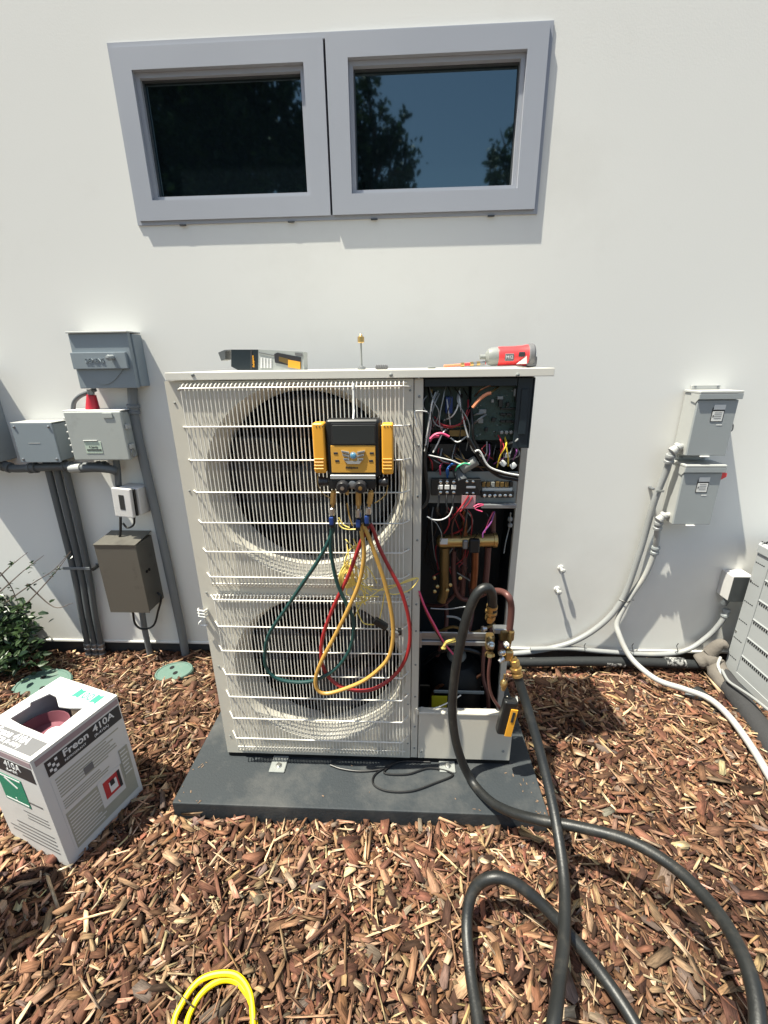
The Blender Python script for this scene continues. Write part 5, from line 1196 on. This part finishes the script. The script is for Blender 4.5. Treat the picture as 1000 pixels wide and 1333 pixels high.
for i in range(60):
    b0 = Vector((-1.98+RNG.normal(0, .04), -.16+RNG.normal(0, .04), -.06)); e = b0+Vector((RNG.uniform(-.30, .27), RNG.uniform(-.16, .10), RNG.uniform(.10, .40)))
    mdl = (b0+e)/2+Vector((0, 0, .05)); pth = spline([b0, mdl, e], 6); stems.tube(pth, .004, 5, rf=lambda s_: .004*(1.2-s_))
    for p in pth[3:]:
        for k_ in range(7): cs.append([p.x+RNG.normal(0, .028), min(-.02, p.y+RNG.normal(0, .028)), p.z+RNG.normal(0, .026)])
stems.build('stems', 'twig', bu)
leafmesh('foliage', cs, .042, 'leaf', bu, droop=.8, aspect=.5)
rs = random.Random(4)
for i, (pts, lv) in enumerate((([(-10, 760), (8, 742), (22, 730), (36, 719)], 2), ([(-5, 775), (15, 757), (32, 742), (57, 723)], 2), ([(0, 790), (30, 768), (48, 756), (70, 742), (90, 720)], 3), ([(20, 800), (45, 775), (66, 752), (80, 735), (92, 718)], 2), ([(0, 745), (15, 765), (25, 790)], 1), ([(35, 760), (70, 790), (95, 785)], 0))):
    q = spline([P(a, c, y=-.10) for a, c in pts], 6); MB().tube(q, .0028, 5, rf=lambda s_: .0032*(1.1-s_*.75)).build('shoot', 'twig', bu)
    if lv: 
        cc = []
        for _ in range(lv): 
            p = q[rs.randrange(6, len(q)-3)]
            for k_ in range(5): cc.append([p.x+rs.gauss(0, .008), p.y+rs.gauss(0, .006), p.z+rs.gauss(0, .008)])
        leafmesh('bud_leaves', cc, .020, 'leaf', bu, droop=.8)
# ------------------------------------------------------------------ trees behind the viewer, seen only mirrored in the window and as the place's surroundings
def tree(label, x, y, h, blobs, dens, leaf=.10, seed=1, cat='tree'):
    rg = np.random.default_rng(seed); t = thing('tree', label, cat, (x, y, 0), 'garden trees opposite the house')
    tr = MB(); top = Vector((x+.2, y, h*.8)); trunk = spline([(x, y, -.1), (x+.08, y+.05, h*.3), (x-.05, y, h*.55), top], 6)
    tr.tube(trunk, .12, 10, rf=lambda s_: h*.02*(1.15-s_)); 
    for (bx, by_, bz, br) in blobs:
        st_ = trunk[min(len(trunk)-1, max(3, int(len(trunk)*(bz-br*.6)/(h))))]; e = Vector((bx, by_, bz))
        tr.tube(spline([st_, (st_+e)/2+Vector((0, 0, -.1)), e], 5), .05, 6, rf=lambda s_: h*.008*(1.15-s_))
        for _ in range(3):
            d_ = Vector(rg.normal(0, 1, 3)).normalized(); tr.tube([e, e+d_*br*.8], .015, 5, rf=lambda s_: .02*(1.1-s_))
    tr.build('trunk', 'bark', t)
    cs = []
    for (bx, by_, bz, br) in blobs:
        n = int(dens*br**2.2); k_ = max(3, n//26); cl = rg.normal(0, 1, (k_, 3)); cl /= np.linalg.norm(cl, axis=1)[:, None]; cl *= br*rg.uniform(.25, 1, (k_, 1))**.6
        for c_ in cl: cs.append(np.array([bx, by_, bz])+c_*[1, 1, .9]+rg.normal(0, br*.13, (26, 3)))
    cs = np.concatenate(cs); leafmesh('crown', cs, leaf, 'tree_leaf', t, droop=1, aspect=.6)
    return t
tree('tall dense dark tree standing opposite the left half of the window', -4.3, -10, 8.6, [(-5.8, -10, 5.4, 1.5), (-4.4, -10.3, 6.6, 1.6), (-3.2, -10, 5.2, 1.4), (-5.4, -10, 7.6, 1.2), (-3.5, -10, 7.6, 1.2), (-2.5, -10.2, 6.6, .8), (-6.9, -10, 6.4, 1.2), (-4.3, -10, 4.2, 1.4), (-2.6, -10, 4.4, 1.1), (-6.6, -10, 4.2, 1.2), (-4.8, -10.6, 5.6, 1.5), (-3.6, -10.6, 6.2, 1.3), (-5.9, -10.6, 6.9, 1.4)], 900, .19, 2)
tree('slimmer airy tree standing opposite the middle of the window', -.9, -10, 7.6, [(-1.0, -10, 6.9, .55), (-.9, -10, 6.1, .75), (-.35, -10, 5.5, .7), (-1.3, -10, 5.2, .8), (-.1, -10, 4.8, .6), (.5, -10, 4.7, .45), (-.7, -10, 4.3, .9), (-.25, -10, 6.4, .35), (-.9, -10, 7.5, .35), (-1.2, -10.4, 6.4, .8), (-.8, -10.4, 5.6, .9), (-.6, -10.4, 4.9, .9), (-.2, -10.2, 5.7, .5), (-1.3, -10.2, 7.2, .6)], 1000, .13, 3)
tree('small round tree standing opposite the right end of the window', 2.3, -10, 6.4, [(2.2, -10, 5.9, .42), (2.35, -10, 5.2, .6), (1.95, -10, 5.5, .32), (2.3, -10, 4.4, .7), (1.7, -10, 4.5, .4), (2.4, -10.3, 5.6, .5)], 900, .12, 4)

# stand-in pail added out of frame to cast the corner shadow; real caster unknown
bk = thing('shadow_caster', 'added dark pail, out of view, standing in to cast the lower left corner shadow', 'shadow_caster', (-1.092, -1.185, 0))
MB().lathe((-1.092, -1.185, -.01), (0, 0, 1), [(.080, 0), (.100, .33), (.107, .332), (.107, .345), (.094, .345), (.076, .01), (0, .01)], 32).build('body', 'shadow_caster_dark', bk)

# ------------------------------------------------------------------ bark mulch
def chips(name, n, lmin, lmax, amin, amax, thick, pal, wts, region, seed, zspread=.018, tilt=.35):
    rg = np.random.default_rng(seed)
    out = []
    while sum(map(len, out)) < n:
        x = rg.uniform(-2.6, 2.3, n*2); y = rg.uniform(-1.75, .0, n*2)
        vis = np.abs(x-.0-(.0)) < (1.05+ (y+1.35)*.85)
        keep = np.where(vis, 1.0, .22) > rg.uniform(0, 1, n*2)
        inpad = (x > -.715) & (x < .432) & (y > -.875)
        inac = (x > 1.44) & (y < -.12) & (y > -.94)
        bx_ = (x-bo.x)*u.x+(y-bo.y)*u.y; by2 = (x-bo.x)*v.x+(y-bo.y)*v.y
        inbox = (bx_ > .005) & (bx_ < bw-.005) & (by2 > .005) & (by2 < bw-.005)
        c1 = P(227, 876, z=-.035); inl = ((x-c1.x)/.088)**2+((y-c1.y)/.062)**2 < 1
        c2 = P(56, 893, z=-.035); inl2 = ((x-c2.x)/.12)**2+((y-c2.y)/.10)**2 < 1
        ok = keep & ~inpad & ~inac & ~inbox & ~inl & ~inl2
        out.append(np.stack([x[ok], y[ok]], -1))
    c = np.concatenate(out)[:n]
    L = lmin+(lmax-lmin)*rg.beta(1.6, 3.2, n); A = rg.uniform(amin, amax, n); Wd = L*A; T = thick*rg.uniform(.5, 1.5, n)*(.5+.5*L/lmax)
    # six-cornered outline, pointed or blunt ends
    ang6 = np.array([0, .12, .90, 1.0, .86, .08]); sd = np.array([-.2, 1, .8, .1, -1, -.8])
    px_ = (ang6[None, :]-.5+rg.normal(0, .075, (n, 6)))*L[:, None]; py_ = sd[None, :]*Wd[:, None]*.5*(1+rg.normal(0, .15, (n, 6))) + rg.normal(0, 1, (n, 6))*Wd[:, None]*.09
    bow = rg.normal(0, .12, n)[:, None]*L[:, None]*(px_/L[:, None])**2*2
    top = np.stack([px_, py_, T[:, None]*.5+bow+rg.normal(0, .18, (n, 6))*T[:, None]], -1); bot = top-np.array([0, 0, 1])*T[:, None, None]; bot[:, :, :2] *= .93
    v_ = np.concatenate([top, bot], 1)
    grain = v_*np.array([55., 420., 420.])+rg.uniform(0, 900, (n, 1, 3))
    yaw = rg.uniform(0, 2*np.pi, n); tx = rg.normal(0, tilt, n); ty = rg.normal(0, tilt*.7, n)
    def rot(v, ax_, a):
        ca, sa = np.cos(a)[:, None], np.sin(a)[:, None]; i, j = [(1, 2), (2, 0), (0, 1)][ax_]; r = v.copy(); r[..., i] = v[..., i]*ca-v[..., j]*sa; r[..., j] = v[..., i]*sa+v[..., j]*ca; return r
    v_ = rot(v_, 0, tx); v_ = rot(v_, 1, ty); v_ = rot(v_, 2, yaw)
    z = gz(c[:, 0], c[:, 1])+rg.uniform(-.004, zspread, n)+.006*np.sin(c[:, 0]*9+1.3)*np.sin(c[:, 1]*11)
    v_ += np.concatenate([c, z[:, None]], 1)[:, None, :]
    v_ = v_.reshape(-1, 3)
    # keep chips in front of the wall
    v_[:, 1] = np.minimum(v_[:, 1], .014)
    o = np.arange(n)[:, None]*12
    tf = np.concatenate([o+np.array([0, 1, 2, 3]), o+np.array([0, 3, 4, 5])])
    sf = np.concatenate([o+np.array([k_, k_+6, (k_+1) % 6+6, (k_+1) % 6]) for k_ in range(6)])
    f = np.concatenate([tf, sf]); nf = len(f)
    me = bpy.data.meshes.new(name); me.vertices.add(len(v_)); me.vertices.foreach_set('co', v_.astype(np.float32).ravel())
    me.loops.add(nf*4); me.loops.foreach_set('vertex_index', f.astype(np.int32).ravel()); me.polygons.add(nf)
    me.polygons.foreach_set('loop_start', np.arange(0, nf*4, 4, dtype=np.int32)); me.update(calc_edges=True); me.validate()
    pal = np.array(pal); ci = rg.choice(len(pal), n, p=np.array(wts)/sum(wts)); patch = 1+.22*np.sin(c[:, 0]*3.1+2*np.sin(c[:, 1]*2.3))*np.cos(c[:, 1]*4.1+1.5*np.sin(c[:, 0]*1.7)); col = pal[ci]*patch[:, None]*rg.uniform(.7, 1.3, (n, 1))*(1+rg.normal(0, .06, (n, 3)))
    col = np.clip(col, .003, .8); col4 = np.concatenate([col, np.ones((n, 1))], 1); col4 = np.repeat(col4, 12, 0).astype(np.float32)
    at = me.attributes.new('chip_col', 'FLOAT_COLOR', 'POINT'); at.data.foreach_set('color', col4.ravel())
    ag = me.attributes.new('grain', 'FLOAT_VECTOR', 'POINT'); ag.data.foreach_set('vector', grain.astype(np.float32).ravel())
    me.materials.append(M['mulch']); ob = bpy.data.objects.new(name, me); scene.collection.objects.link(ob)
    ob['kind'] = 'stuff'; return ob
DK = (.050, .024, .015); BR = (.108, .051, .031); RD = (.170, .081, .047); MD = (.228, .128, .078); TN = (.345, .215, .128); PL = (.48, .35, .22); GY = (.147, .108, .084)
o = chips('bark_fines', 40000, .008, .026, .16, .6, .0025, [DK, BR, RD, MD, TN, PL], [4, 4.5, 4, 2.6, 1.2, .6], None, 21, .010, .34)
tag(o, 'fine reddish brown crumbs and slivers of bark covering the whole bed', 'mulch')
o = chips('bark_mulch', 26000, .018, .060, .14, .46, .0042, [DK, BR, RD, MD, TN, PL, GY], [4, 5, 4, 2.4, 1.0, .35, 1.0], None, 22, .018, .30)
tag(o, 'loose reddish brown bark chips spread over the ground before the wall', 'mulch')
o = chips('wood_splinters', 10000, .020, .100, .045, .14, .0022, [MD, TN, PL, RD], [3, 3.4, 2.4, 2.5], None, 23, .024, .18)
tag(o, 'long pale straw coloured wood splinters scattered on top of the bark', 'mulch')
o = chips('long_splinters', 700, .07, .15, .03, .07, .0026, [TN, PL, MD], [2.4, 2, 1.6], None, 25, .030, .10)
tag(o, 'longest thin straw coloured splinters lying loose over the bark', 'mulch')
dm_ = MB(); rd_ = random.Random(12)
for i in range(34):
    x = rd_.choice([rd_.uniform(-.70, .41), rd_.uniform(-.70, -.60), rd_.uniform(.36, .415)]); y = rd_.uniform(-.862, -.72) if rd_.random() < .75 else rd_.uniform(-.865, -.85)
    L_, w_, a_ = rd_.uniform(.001, .009)*rd_.uniform(.3, 1), rd_.uniform(.0008, .0025), rd_.uniform(0, 3.14); d_ = Vector((math.cos(a_), math.sin(a_), 0)); n_v = Vector((-d_.y, d_.x, 0)); c_ = Vector((x, y, .0583))
    dm_.prism([c_-d_*L_-n_v*w_*.4, c_+d_*L_*.6-n_v*w_, c_+d_*L_, c_-d_*L_*.7+n_v*w_], (0, 0, .0015))
pd_ = dm_.build('pad_debris', mat('debris', (.17, .11, .07), .8, var=.6, vscale=30)); pd_['kind'] = 'stuff'; tag(pd_, 'small bark crumbs and splinters fallen on the front of the dark slab', 'debris')
o = chips('large_bark', 1500, .045, .095, .20, .42, .008, [DK, BR, RD, MD, GY], [4, 4, 3, 1.2, 1], None, 26, .022, .25)
tag(o, 'largest dark brown bark chunks lying among the finer mulch', 'mulch')
o = chips('pale_wood_pieces', 900, .025, .080, .16, .42, .0035, [TN, PL, (.24, .15, .085)], [2, 1.1, 1.8], None, 24, .030, .25)
tag(o, 'larger pale tan wood pieces lying on top of the bark', 'mulch')
